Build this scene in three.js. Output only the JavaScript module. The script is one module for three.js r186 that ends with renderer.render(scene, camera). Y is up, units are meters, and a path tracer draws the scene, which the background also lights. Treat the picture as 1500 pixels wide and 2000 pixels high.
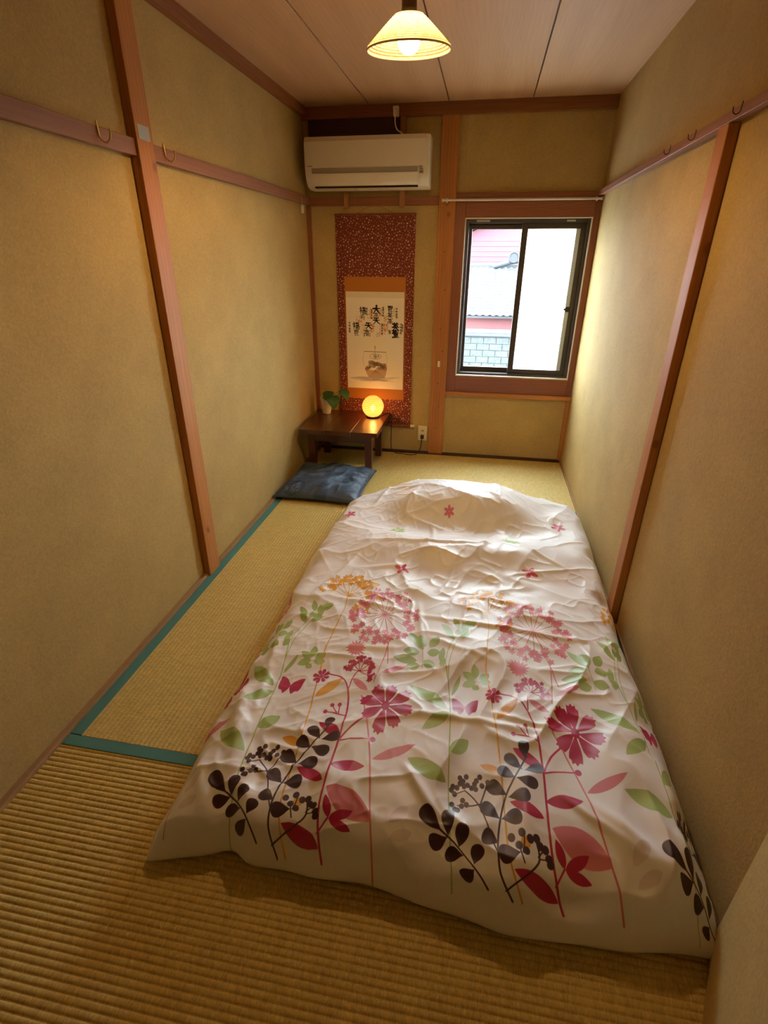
import * as THREE from 'three';
import { RoundedBoxGeometry } from 'three/addons/geometries/RoundedBoxGeometry.js';
import { mergeGeometries, mergeVertices, toCreasedNormals } from 'three/addons/utils/BufferGeometryUtils.js';

// ---------------------------------------------------------------- camera, sky, exposure
const scene = new THREE.Scene();
const camera = new THREE.PerspectiveCamera(2 * Math.atan(1000 / 1018.2) * 180 / Math.PI, 1500 / 2000, 0.02, 200);
camera.position.set(1.1627, 1.3149, 3.6727);
camera.rotation.order = 'YXZ';
camera.rotation.set(-0.45659, 0.1774, 0.0046);
scene.add(camera);
scene.background = new THREE.Color().setRGB(26, 28.5, 31);       // even white overcast sky, the same all round
const renderer = new THREE.WebGLRenderer({ antialias: true });
renderer.toneMapping = THREE.LinearToneMapping;
renderer.toneMappingExposure = 1.08;
renderer.shadowMap.enabled = true;
const LAMP_COLOR = new THREE.Color().setRGB(1.0, 0.60, 0.23), LAMP_POWER = 1.6;       // pendant bulb
const LANTERN_COLOR = new THREE.Color().setRGB(1.0, 0.40, 0.08), LANTERN_POWER = 0.06;  // table lantern bulb

// room: x 0..W (left to right wall), z 0 back wall .. Z front wall, y 0 floor .. H ceiling
const W = 1.78, H = 2.095, Z = 4.3, TH = 0.12;

// ---------------------------------------------------------------- small helpers
function rng(seed) { let s = seed >>> 0; return () => { s = (s + 0x6d2b79f5) | 0; let t = Math.imul(s ^ (s >>> 15), 1 | s); t = (t + Math.imul(t ^ (t >>> 7), 61 | t)) ^ t; return ((t ^ (t >>> 14)) >>> 0) / 4294967296; }; }
function hash(x, y, s) { let h = Math.imul(x | 0, 374761393) ^ Math.imul(y | 0, 668265263) ^ Math.imul(s | 0, 974634777); h = Math.imul(h ^ (h >>> 13), 1274126177); return ((h ^ (h >>> 16)) >>> 0) / 4294967296; }
function noise(x, y, s = 0, px = 0, py = 0) {         // value noise, 0..1, optionally periodic
  const xi = Math.floor(x), yi = Math.floor(y), fx = x - xi, fy = y - yi;
  const w = (a, p) => p ? ((a % p) + p) % p : a;
  const u = fx * fx * fx * (fx * (fx * 6 - 15) + 10), v = fy * fy * fy * (fy * (fy * 6 - 15) + 10);
  const a = hash(w(xi, px), w(yi, py), s), b = hash(w(xi + 1, px), w(yi, py), s), c = hash(w(xi, px), w(yi + 1, py), s), d = hash(w(xi + 1, px), w(yi + 1, py), s);
  return a + (b - a) * u + (c - a) * v + (a - b - c + d) * u * v;
}
const fbm = (x, y, s, n = 4) => { let t = 0, a = 0.5; for (let i = 0; i < n; i++) { t += a * (noise(x, y, s + i * 17) - 0.5); x *= 2.03; y *= 2.03; a *= 0.5; } return t; };
const lerp = (a, b, t) => a + (b - a) * t, clamp = (x, a = 0, b = 1) => Math.min(b, Math.max(a, x));
const sstep = (a, b, x) => { const t = clamp((x - a) / (b - a)); return t * t * (3 - 2 * t); };
function dataTex(w, h, fn, srgb, repeat = true) {
  const d = new Uint8Array(w * h * 4);
  for (let y = 0; y < h; y++) for (let x = 0; x < w; x++) { const c = fn(x / w, y / h, x, y), o = (y * w + x) * 4; for (let k = 0; k < 3; k++) d[o + k] = clamp(c.length ? c[k] : c, 0, 1) * 255; d[o + 3] = 255; }
  const t = new THREE.DataTexture(d, w, h); t.magFilter = THREE.LinearFilter; t.minFilter = THREE.LinearMipmapLinearFilter; t.generateMipmaps = true;
  if (repeat) t.wrapS = t.wrapT = THREE.RepeatWrapping;
  if (srgb) t.colorSpace = THREE.SRGBColorSpace;
  t.needsUpdate = true; return t;
}
function scaled(t, sx, sy) { const c = t.clone(); c.repeat.set(sx, sy); c.needsUpdate = true; return c; }
function canvasTex(w, h, draw) { const c = document.createElement('canvas'); c.width = w; c.height = h; draw(c.getContext('2d'), w, h); const t = new THREE.CanvasTexture(c); t.colorSpace = THREE.SRGBColorSpace; t.anisotropy = 8; return t; }
const rgb = (h) => [(h >> 16 & 255) / 255, (h >> 8 & 255) / 255, (h & 255) / 255];
const std = (o) => new THREE.MeshStandardMaterial(o), phys = (o) => new THREE.MeshPhysicalMaterial(o);

// uv in metres from the face directions of a box-like geometry, v along `grain` (0 x, 1 y, 2 z)
function boxUV(g, grain = 1, ou = 0, ov = 0) {
  const p = g.attributes.position, n = g.attributes.normal, uv = new Float32Array(p.count * 2);
  for (let i = 0; i < p.count; i++) {
    const c = [p.getX(i), p.getY(i), p.getZ(i)], m = [Math.abs(n.getX(i)), Math.abs(n.getY(i)), Math.abs(n.getZ(i))];
    const k = m[0] > m[1] && m[0] > m[2] ? 0 : m[1] > m[2] ? 1 : 2, o = [0, 1, 2].filter((a) => a !== k);
    const v = o.includes(grain) ? grain : o[1], u = o.find((a) => a !== v);
    uv[2 * i] = c[u] + ou + 0.37 * k; uv[2 * i + 1] = c[v] + ov;
  }
  g.setAttribute('uv', new THREE.BufferAttribute(uv, 2)); return g;
}
// box from corner to corner with rounded edges, uv in metres, own coordinates relative to (ox, oy, oz)
let boxN = 0;
function box(x0, x1, y0, y1, z0, z1, r = 0.002, o = [0, 0, 0], grain) {
  const w = x1 - x0, h = y1 - y0, d = z1 - z0;
  const g = r ? new RoundedBoxGeometry(w, h, d, 2, Math.min(r, w * 0.45, h * 0.45, d * 0.45)) : new THREE.BoxGeometry(w, h, d);
  if (grain === undefined) grain = w >= h && w >= d ? 0 : h >= d ? 1 : 2;
  boxUV(g, grain, boxN * 0.173 % 1, boxN++ * 0.291 % 1);
  g.translate((x0 + x1) / 2 - o[0], (y0 + y1) / 2 - o[1], (z0 + z1) / 2 - o[2]); return g;
}
const flat = (g) => { const n = g.index ? g.toNonIndexed() : g; for (const k of Object.keys(n.attributes)) if (!['position', 'normal', 'uv'].includes(k)) n.deleteAttribute(k); return n; };
const merge = (list) => mergeGeometries(list.map(flat));
function tube(pts, r, seg = 24, rad = 8) { return new THREE.TubeGeometry(new THREE.CatmullRomCurve3(pts.map((p) => new THREE.Vector3(...p))), seg, r, rad); }
function cyl(r0, r1, h, at = [0, 0, 0], seg = 24) { const g = new THREE.CylinderGeometry(r1, r0, h, seg); g.translate(at[0], at[1] + h / 2, at[2]); return g; }
function lathe(pts, seg = 40) { return new THREE.LatheGeometry(pts.map((p) => new THREE.Vector2(...p)), seg); }

const taken = {};
function numbered(n) { const k = taken[n] = (taken[n] ?? -1) + 1; return k ? n + '_' + String(k).padStart(3, '0') : n; }
function mesh(name, geo, mat, parent) {
  const m = new THREE.Mesh(geo, mat); m.name = parent ? name : numbered(name); m.castShadow = m.receiveShadow = true; (parent || scene).add(m); return m;
}
function tag(o, label, category, group, kind) { o.userData.label = label; o.userData.category = category; if (group) o.userData.group = group; if (kind) o.userData.kind = kind; return o; }
function thing(name, at, label, category, group) { const g = new THREE.Group(); g.name = numbered(name); g.position.set(...at); scene.add(g); return tag(g, label, category, group); }
function structGroup(name, at, label, category) { const g = thing(name, at, label, category); g.userData.kind = 'structure'; return g; }
function struct(name, geo, mat, label, category) { return tag(mesh(name, geo, mat), label, category, null, 'structure'); }

// ---------------------------------------------------------------- materials
// sand-finished plaster (one tile = 1 m)
const plasterMap = dataTex(1024, 1024, (u, v) => {
  const big = noise(u * 5, v * 5, 3, 5, 5) * 0.5 + noise(u * 11, v * 11, 4, 11, 11) * 0.3 + noise(u * 23, v * 23, 14, 23, 23) * 0.2, grit = noise(u * 512, v * 512, 5, 512, 512), mid = noise(u * 160, v * 160, 6, 160, 160);
  const k = 0.93 + (big - 0.5) * 0.09 + (grit - 0.5) * 0.09 + (mid - 0.5) * 0.05;
  return [0.77 * k, 0.652 * k, 0.40 * k];
}, true);
const plasterBump = dataTex(512, 512, (u, v) => 0.5 * noise(u * 256, v * 256, 7, 256, 256) + 0.3 * noise(u * 90, v * 90, 8, 90, 90) + 0.2 * noise(u * 20, v * 20, 9, 20, 20), false);
const plaster = std({ map: plasterMap, bumpMap: plasterBump, bumpScale: 0.0007, roughness: 0.85 });
// wood: v runs along the grain; one tile = 0.5 m across, 2 m along
function woodTex(light, dark, seed, knots = 0) {
  const R = rng(seed), kn = Array.from({ length: knots }, () => [R(), R(), 0.006 + R() * 0.006]);
  const A = rgb(light), B = rgb(dark);
  return dataTex(512, 1024, (u, v) => {
    const wv = noise(u * 3, v * 4, seed, 3, 4) * 0.35 + noise(u * 6, v * 2, seed + 9, 6, 2) * 0.2;
    let ring = 0.5 + 0.5 * Math.sin((u * 26 + wv * 9) * Math.PI * 2); ring = Math.pow(ring, 2.2);
    const fib = noise(u * 200, v * 16, seed + 1, 200, 16) * 0.6 + noise(u * 400, v * 50, seed + 2, 400, 50) * 0.4;
    const band = noise(u * 7, v * 2, seed + 3, 7, 2);
    let t = clamp(0.14 * ring + 0.40 * fib + 0.42 * band - 0.06);
    for (const [ku, kv, kr] of kn) { const du = (u - ku) * 0.5, dv = (v - kv) * 2 * 0.75, d = Math.hypot(du, dv); if (d < kr * 2.4) t = clamp(t + 1.2 * Math.exp(-((d / kr) ** 2) * 1.3)); }
    return [lerp(A[0], B[0], t), lerp(A[1], B[1], t), lerp(A[2], B[2], t)];
  }, true);
}
const wood = (light, dark, seed, rough, knots, more = {}) => { const t = scaled(woodTex(light, dark, seed, knots), 2, 0.5); return phys({ map: t, bumpMap: t, bumpScale: 0.0004, roughness: rough, ...more }); };
const postWood = wood(0xc8853f, 0x8f5524, 11, 0.6, 14);
const railWood = wood(0x9f6d50, 0x7e4f3a, 23, 0.55, 0);
const frameWood = wood(0x9a5c3c, 0x6a3820, 31, 0.5, 0);
const beamWood = wood(0xa06438, 0x6e3d1e, 37, 0.6, 0);
const darkWood = wood(0x4c2a1c, 0x2c160e, 41, 0.6, 0);
const battenWood = wood(0xb07a48, 0x84552c, 43, 0.6, 0);
const ceilingWood = wood(0xd0a57c, 0xbb8f67, 53, 0.6, 0);
const tableWood = wood(0x5e2e1b, 0x32150b, 61, 0.28, 0, { clearcoat: 0.5, clearcoatRoughness: 0.25 });
const baseWood = wood(0xae8a60, 0x86633f, 67, 0.6, 0);
// woven rush; u across the ribs, v along them (one tile 0.24 m x 0.24 m)
const rushMap = dataTex(512, 512, (u, v) => {
  const strand = noise(u * 32, v * 170, 71, 32, 170), clump = noise(u * 9, v * 40, 72, 9, 40), fine = noise(u * 300, v * 300, 73, 300, 300);
  const k = 0.93 + 0.15 * (strand - 0.5) + 0.07 * (clump - 0.5) + 0.10 * (fine - 0.5);
  return [0.845 * k, 0.74 * k, 0.435 * k];
}, true);
const rushBump = dataTex(512, 512, (u, v) => noise(u * 32, v * 170, 71, 32, 170), false);
const rush = std({ map: scaled(rushMap, 1 / 0.24, 1 / 0.24), bumpMap: scaled(rushBump, 1 / 0.24, 1 / 0.24), bumpScale: 0.0005, roughness: 0.52 });
const clothWeave = dataTex(128, 128, (u, v) => { const a = Math.sin(u * Math.PI * 64) * Math.sin(v * Math.PI * 64); return 0.5 + 0.3 * a + 0.2 * (noise(u * 64, v * 64, 77, 64, 64) - 0.5); }, false);
const heri = std({ color: 0x4f837e, bumpMap: scaled(clothWeave, 12, 12), bumpScale: 0.0004, roughness: 0.8 });
const whitePlastic = phys({ color: 0xe9e2d4, roughness: 0.38 });
const ivoryPlastic = phys({ color: 0xe2d6b4, roughness: 0.4 });
const greyPlastic = phys({ color: 0xa59c90, roughness: 0.5 });
const blackPlastic = std({ color: 0x17130f, roughness: 0.5 });
const bronze = phys({ color: 0x463f3b, metalness: 0.5, roughness: 0.5 });
const palePaint = std({ color: 0xd8cfc4, roughness: 0.5 });
const brass = std({ color: 0xd2b06a, metalness: 0.9, roughness: 0.3 });
const steel = std({ color: 0xc9c9c9, metalness: 0.9, roughness: 0.35 });
const darkIron = std({ color: 0x3a322c, metalness: 0.7, roughness: 0.45 });

// ---------------------------------------------------------------- the room
{ // floor: tatami mats as parts
  const f = structGroup('floor', [0, 0, 0], 'floor of woven straw mats with teal cloth borders', 'floor');
  mesh('subfloor', box(-TH, W + TH, -0.2, -0.03, -TH, Z + TH, 0), baseWood, f);
  // ribbed mat; ribs along x or z, 15 mm apart
  const mat = (x0, x1, z0, z1, alongX, deep) => {
    const a0 = alongX ? z0 : x0, a1 = alongX ? z1 : x1, b0 = alongX ? x0 : z0, b1 = alongX ? x1 : z1, n = Math.round((a1 - a0) / 0.015), K = 8, P = [], UV = [], I = [];
    const M = Math.max(2, Math.round((b1 - b0) / 0.25));
    for (let j = 0; j <= M; j++) for (let i = 0; i <= n * K; i++) {
      const a = lerp(a0, a1, i / (n * K)), b = lerp(b0, b1, j / M), t = (i % K) / K, y = -deep * Math.pow(Math.abs(2 * Math.abs(t - 0.5)), 3) + 0.0006 * (noise(i / K * 0.9, j * 1.3, 91) - 0.5);
      P.push(alongX ? b : a, y, alongX ? a : b); UV.push(a, b);
      if (i < n * K && j < M) { const p = j * (n * K + 1) + i, q = p + n * K + 1; alongX ? I.push(p, p + 1, q, q, p + 1, q + 1) : I.push(p, q, p + 1, q, q + 1, p + 1); }
    }
    const g = new THREE.BufferGeometry(); g.setAttribute('position', new THREE.Float32BufferAttribute(P, 3)); g.setAttribute('uv', new THREE.Float32BufferAttribute(UV, 2));
    g.setIndex(I); g.computeVertexNormals();
    if (g.attributes.normal.getY(5) < 0) { for (let k = 0; k < I.length; k += 3) [I[k + 1], I[k + 2]] = [I[k + 2], I[k + 1]]; g.setIndex(I); g.computeVertexNormals(); }
    const m = mesh('tatami_mat', g, rush, f);
    return m;
  };
  const border = (m, x0, x1, z0, z1) => mesh('cloth_border', box(x0, x1, -0.004, 0.0022, z0, z1, 0.0015), heri, m);
  const B = 0.022;                                   // wooden edge strip by the walls
  const back = mat(B, W - 0.008, B, 0.868, true, 0.0016); border(back, B, W - 0.008, 0.842, 0.869);
  const ml = mat(B, 0.892, 0.872, 2.728, false, 0.0016); border(ml, B, 0.06, 0.872, 2.728); border(ml, 0.862, 0.892, 0.872, 2.728);
  const mr = mat(0.894, W - 0.008, 0.872, 2.728, false, 0.0016); border(mr, W - 0.04, W - 0.008, 0.872, 2.728); border(mr, 0.894, 0.924, 0.872, 2.728);
  const fr = mat(B, W - 0.008, 2.732, 3.6, true, 0.0036); border(fr, B, W - 0.008, 2.731, 2.768);
  mat(B, W - 0.008, 3.604, Z, true, 0.0036);
}
{ // ceiling of four veneered boards with open joints
  const c = structGroup('ceiling', [0, 0, 0], 'low ceiling of wide pale veneered boards', 'ceiling');
  mesh('ceiling_backing', box(-TH, W + TH, H + 0.012, H + 0.12, -TH, Z + TH, 0), darkWood, c);
  const seams = [0, 0.41, 0.87, 1.329, W];
  for (let i = 0; i < 4; i++) mesh('ceiling_board', box(seams[i] + (i ? 0.003 : 0), seams[i + 1] - (i < 3 ? 0.003 : 0), H, H + 0.012, 0, Z, 0.0015, [0, 0, 0], 2), ceilingWood, c);
}
struct('wall_left', box(-TH, 0, -0.2, H + 0.12, -TH, Z + TH, 0, [0, 0, 0], 1), plaster, 'ochre sand-plastered wall with the pale post and coat hooks', 'wall');
struct('wall_right', box(W, W + TH, -0.2, H + 0.12, -TH, Z + TH, 0, [0, 0, 0], 1), plaster, 'ochre sand-plastered wall beside the window and the bed', 'wall');
struct('wall_front', box(0, W, -0.2, H + 0.12, Z, Z + TH, 0, [0, 0, 0], 1), plaster, 'plastered wall at the near end of the room', 'wall');
const WX0 = 0.985, WX1 = 1.755, WY0 = 0.56, WY1 = 1.54;   // opening in the back wall
struct('wall_back', merge([box(0, WX0, -0.2, H + 0.012, -TH, 0, 0, [0, 0, 0], 1), box(WX1, W, -0.2, H + 0.012, -TH, 0, 0, [0, 0, 0], 1), box(WX0, WX1, -0.2, WY0, -TH, 0, 0, [0, 0, 0], 1), box(WX0, WX1, WY1, H + 0.012, -TH, 0, 0, [0, 0, 0], 1)]), plaster, 'dim olive plastered wall with window, scroll and air conditioner', 'wall');
{ // angled return of the wall at the near right
  const s = new THREE.Shape(); s.moveTo(W, -2.955); s.lineTo(1.748, -2.962); s.lineTo(1.60, -3.30); s.lineTo(W, -3.30);
  const g = new THREE.ExtrudeGeometry(s, { depth: H, bevelEnabled: false }); g.rotateX(-Math.PI / 2); const n = flat(g); n.computeVertexNormals(); boxUV(n, 1);
  struct('wall_return', n, plaster, 'short angled plastered wall return in the near corner', 'wall');
}
// timbers
let trimN = 0;
const trim = (geo, mat, label) => struct('trim_' + (++trimN), geo, mat, label, 'trim');
trim(box(0, 0.032, 0, H, 1.745, 1.838, 0.003), postWood, 'tall knotty post on the wall with the coat hooks');
trim(box(W - 0.03, W, 0, 1.632, 1.795, 1.868, 0.003), postWood, 'post on the wall beside the bed, below the picture rail');
trim(box(0.836, 0.938, 0, 2.035, 0, 0.022, 0.003), postWood, 'nailed post between the scroll and the window');
trim(merge([box(0, 0.022, 1.6, 1.648, 0, 1.745, 0.002), box(0, 0.022, 1.6, 1.648, 1.838, Z, 0.002)]), railWood, 'pinkish picture rail broken by the knotty post');
trim(box(W - 0.03, W, 1.632, 1.658, 0.03, Z, 0.002), railWood, 'pinkish picture rail running above the post by the bed');
trim(box(0, 0.836, 1.594, 1.64, 0, 0.02, 0.002), frameWood, 'brown rail below the air conditioner');
trim(box(0, 0.035, 2.05, H, 0, Z, 0.002), beamWood, 'ceiling moulding along the wall with the coat hooks');
trim(box(0, W, 2.035, H, 0, 0.035, 0.002), beamWood, 'ceiling moulding along the window wall');
trim(box(0, 0.026, 0.03, 1.594, 0, 0.026, 0.002), frameWood, 'thin brown corner post beside the scroll');
trim(box(1.755, W, 0, 0.44, 0, 0.015, 0.002), postWood, 'thin corner strip below the window');
trim(box(0.035, 0.60, 1.92, 2.035, 0, 0.012, 0.002), darkWood, 'dark board above the air conditioner');
trim(box(0.247, 0.277, 1.58, 1.92, 0.0201, 0.034, 0.002), battenWood, 'pale batten under the middle of the air conditioner');
trim(box(0.596, 0.628, 1.58, 2.035, 0.0201, 0.034, 0.002), battenWood, 'pale batten under the end of the air conditioner');
struct('baseboard_left', box(0, 0.022, -0.03, 0.012, 0, Z, 0.002), baseWood, 'thin wooden strip between the mats and the hook wall', 'baseboard');
struct('baseboard_right', box(W - 0.008, W, -0.03, 0.008, 0.022, Z, 0.002), baseWood, 'thin wooden strip between the mats and the bed wall', 'baseboard');
struct('baseboard_back', box(0.022, W - 0.008, -0.03, 0.016, 0, 0.022, 0.002), darkWood, 'dark wooden strip along the window wall', 'baseboard');

// ---------------------------------------------------------------- window
{
  const w = structGroup('window_1', [0, 0, 0], 'sliding window with bronze sashes in a brown timber frame', 'window');
  const fr = (n, ...b) => mesh(n, box(...b, 0.002), frameWood, w);
  fr('frame_board', 0.938, 1.0, 0.47, 1.632, -0.10, 0.016); fr('frame_board', 1.742, W, 0.47, 1.632, -0.10, 0.016);
  fr('frame_board', 1.0, 1.742, 1.525, 1.632, -0.10, 0.014); fr('frame_board', 1.0, 1.742, 0.47, 0.578, -0.10, 0.014);
  mesh('window_sill', box(0.938, W, 0.442, 0.47, -0.02, 0.03, 0.003), postWood, w);
  mesh('lintel', box(0.938, W, 1.632, 1.655, 0, 0.02, 0.002), frameWood, w);
  // flange round the aluminium frame
  const fl = merge([box(1.0, 1.006, 0.578, 1.525, -0.03, 0.0165, 0.0008), box(1.736, 1.742, 0.578, 1.525, -0.03, 0.0165, 0.0008), box(1.006, 1.736, 1.519, 1.525, -0.03, 0.0165, 0.0008), box(1.006, 1.736, 0.578, 0.586, -0.03, 0.0165, 0.0008)]);
  mesh('flange', fl, palePaint, w);
  const al = merge([box(1.006, 1.026, 0.586, 1.519, -0.10, -0.008, 0.001), box(1.716, 1.736, 0.586, 1.519, -0.10, -0.008, 0.001), box(1.026, 1.716, 1.497, 1.519, -0.10, -0.008, 0.001), box(1.026, 1.716, 0.586, 0.600, -0.10, -0.008, 0.001)]);
  mesh('aluminium_frame', al, bronze, w);
  const sash = (x0, x1, z0, z1, wl, wr, pane, name) => {
    const s = mesh('sash', merge([box(x0, x0 + wl, 0.60, 1.497, z0, z1, 0.002), box(x1 - wr, x1, 0.60, 1.497, z0, z1, 0.002), box(x0 + wl, x1 - wr, 1.466, 1.497, z0, z1, 0.002), box(x0 + wl, x1 - wr, 0.60, 0.632, z0, z1, 0.002)]), bronze, w);
    const zc = (z0 + z1) / 2, g = new THREE.PlaneGeometry(x1 - x0 - wl - wr, 1.466 - 0.632); g.translate((x0 + wl + x1 - wr) / 2, (1.466 + 0.632) / 2, zc);
    mesh('pane', g, pane, s); return s;
  };
  const clear = phys({ color: 0xe9f1f0, transmission: 1, thickness: 0, roughness: 0.02, ior: 1.5 });
  const frosted = phys({ color: 0xf4fffb, transmission: 1, thickness: 0, roughness: 0.75, ior: 1.3 });
  const s1 = sash(1.026, 1.385, -0.088, -0.058, 0.02, 0.03, clear); s1.userData.label = 'outer sash with clear glass';
  const s2 = sash(1.345, 1.716, -0.050, -0.018, 0.036, 0.03, frosted); s2.userData.label = 'inner sash with frosted glass';
  const channelMat = phys({ color: 0xb4bfd0, metalness: 0.3, roughness: 0.35 });
  // pale steel channel and pull on the inner sash
  mesh('channel', box(1.662, 1.687, 0.632, 1.466, -0.030, -0.0165, 0.002), channelMat, s2);
  mesh('pull', merge([box(1.662, 1.69, 1.00, 1.03, -0.02, -0.002, 0.004), box(1.654, 1.668, 1.008, 1.022, -0.014, -0.004, 0.003)]), darkIron, s2);
  const roller = (x0, x1, y0, y1) => mesh('label_strip', box(x0, x1, y0, y1, -0.0078, -0.006, 0.0005), greyPlastic, w);
  roller(1.07, 1.15, 1.503, 1.514); roller(1.60, 1.65, 1.503, 1.512);
}

// ---------------------------------------------------------------- outside
{
  const tileMat = std({ color: 0x3b3e42, roughness: 0.75 }), tileDark = std({ color: 0x2a2c30, roughness: 0.7 });
  const cladRed = std({ color: 0x633c45, roughness: 0.8, bumpMap: plasterBump, bumpScale: 0.003 }), eaveGrey = std({ color: 0x34333b, roughness: 0.7 }), wallRed = std({ color: 0x63383a, roughness: 0.8 });
  const blockMap = dataTex(256, 256, (u, v) => { const k = 0.24 + 0.08 * (noise(u * 14, v * 14, 101, 14, 14) - 0.5) + 0.14 * (noise(u * 100, v * 100, 102, 100, 100) - 0.5); return [k, k * 1.06, k * 1.06]; }, true);
  const blockMat = std({ map: scaled(blockMap, 2, 2), roughness: 0.95 }), mortar = std({ color: 0x434848, roughness: 1 });
  tag(mesh('ground', box(-30, 34, -3.6, -3.4, -60, -0.4, 0), std({ color: 0x6a665f, roughness: 1 })), 'grey ground of the yard outside the window', 'ground', null, 'structure');
  { // block wall
    const b = thing('block_wall', [0, -3.4, -14], 'weathered concrete block wall with a grey coping seen outside', 'wall');
    mesh('core', box(-4, 8, 0, 2.44, -0.16, -0.03, 0), mortar, b);
    const R = rng(5);
    for (let r = 0; r < 12; r++) for (let k = -2; k < 9; k++) {
      const x = -0.2 + k * 0.4 + (r % 2) * 0.2; if (r < 4) continue;
      const d = R() * 0.02; mesh('block', box(x + 0.006, x + 0.394, r * 0.2 + 0.006, r * 0.2 + 0.194, -0.03, d + 0.005, 0.008), blockMat, b);
    }
    mesh('coping', box(-4, 8, 2.44, 2.52, -0.25, 0.1, 0.01), eaveGrey, b); mesh('coping', box(-4, 8, 2.52, 2.62, -0.2, 0.05, 0.01), tileMat, b);
  }
  { // tiled house
    const h = thing('tiled_house', [0, -3.4, -19], 'house with a grey pantile roof and round ridge-end tile', 'house');
    mesh('wall', box(-5, 9, 0, 2.5, -9, -0.5, 0), wallRed, h);
    mesh('fascia', box(-5.3, 9.3, 2.42, 2.54, -0.35, -0.25, 0), wallRed, h);
    mesh('shed_roof', (() => { const g = box(-0.2, 0.9, 1.72, 1.78, -0.2, 1.2, 0.01); return g; })(), palePaint, h);
    // pantile: a wavy tile 0.27 wide, 0.30 long
    const tg = () => { const P = [], I = [], n = 8; for (let j = 0; j < 2; j++) for (let s = 0; s < 2; s++) for (let i = 0; i <= n; i++) { const t = i / n; P.push(t * 0.28, 0.045 * Math.pow(Math.sin(Math.PI * clamp(t * 1.25 - 0.2)), 2) - (s ? 0.02 : 0) + (j ? 0 : 0.025), j ? -0.34 : 0); }
      const id = (j, s, i) => (j * 2 + s) * (n + 1) + i; for (let i = 0; i < n; i++) { I.push(id(0, 0, i), id(0, 0, i + 1), id(1, 0, i), id(1, 0, i), id(0, 0, i + 1), id(1, 0, i + 1)); I.push(id(0, 0, i), id(0, 1, i), id(0, 0, i + 1), id(0, 0, i + 1), id(0, 1, i), id(0, 1, i + 1)); }
      const g = new THREE.BufferGeometry(); g.setAttribute('position', new THREE.Float32BufferAttribute(P, 3)); g.setIndex(I); g.computeVertexNormals(); return g; };
    const tile = tg(), roof = new THREE.Group(); roof.name = 'roof'; roof.position.set(0, 2.56, 0); roof.rotation.x = 0.40; h.add(roof);
    for (let r = 0; r < 15; r++) for (let c = 0; c < 12; c++) { const m = mesh('roof_tile', tile, (r * 7 + c * 5) % 11 === 0 ? tileDark : tileMat, roof); m.position.set(-0.4 + c * 0.27, 0, -r * 0.29); m.name = 'roof_tile'; }
    mesh('roof_deck', box(-5.3, 9.3, -0.1, -0.02, -4.4, -0.02, 0), tileMat, roof);
    mesh('ridge', merge([box(-5.3, 9.3, 4.16, 4.30, -4.25, -3.95, 0.03), cyl(0.11, 0.11, 14.6, [0, 0, 0], 12).rotateZ(Math.PI / 2).translate(9.3, 4.32, -4.1)]), tileDark, h);
    // hip ridge rising to the round end tile
    const hip = tube([[1.35, 4.28, -3.9], [1.8, 4.40, -3.85], [2.2, 4.50, -3.8], [3.0, 4.56, -3.8]], 0.10, 20, 10); mesh('hip_ridge', hip, tileDark, h);
    const disc = merge([new THREE.CylinderGeometry(0.22, 0.22, 0.1, 28).rotateX(Math.PI / 2), new THREE.TorusGeometry(0.2, 0.035, 8, 28).translate(0, 0, 0.05)]); disc.translate(2.24, 4.68, -3.68); mesh('ridge_end_tile', disc, tileDark, h);
  }
  { // red gabled house behind
    const h = thing('red_house', [0, -3.4, -30], 'faded red house with horizontal cladding and a grey gable eave', 'house');
    const s = new THREE.Shape(); s.moveTo(-0.6, 0); s.lineTo(11, 0); s.lineTo(11, 5.8); s.lineTo(5.2, 7.85); s.lineTo(-0.6, 5.7);
    const g = new THREE.ExtrudeGeometry(s, { depth: 8, bevelEnabled: false }); g.translate(0, 0, -8); mesh('wall', g, cladRed, h);
    for (let k = 0; k < 9; k++) mesh('cladding_board', box(-0.6, 11, 3.4 + k * 0.26, 3.645 + k * 0.26, 0, 0.02 + (k % 2) * 0.012, 0.006), cladRed, h);
    const ev = new THREE.Shape(); ev.moveTo(-1.1, 5.58); ev.lineTo(5.2, 7.95); ev.lineTo(11.5, 5.7); ev.lineTo(11.5, 5.95); ev.lineTo(5.2, 8.2); ev.lineTo(-1.1, 5.83);
    const eg = new THREE.ExtrudeGeometry(ev, { depth: 9, bevelEnabled: false }); eg.translate(0, 0, -8.4); mesh('roof', eg, eaveGrey, h);
  }
}

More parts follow.
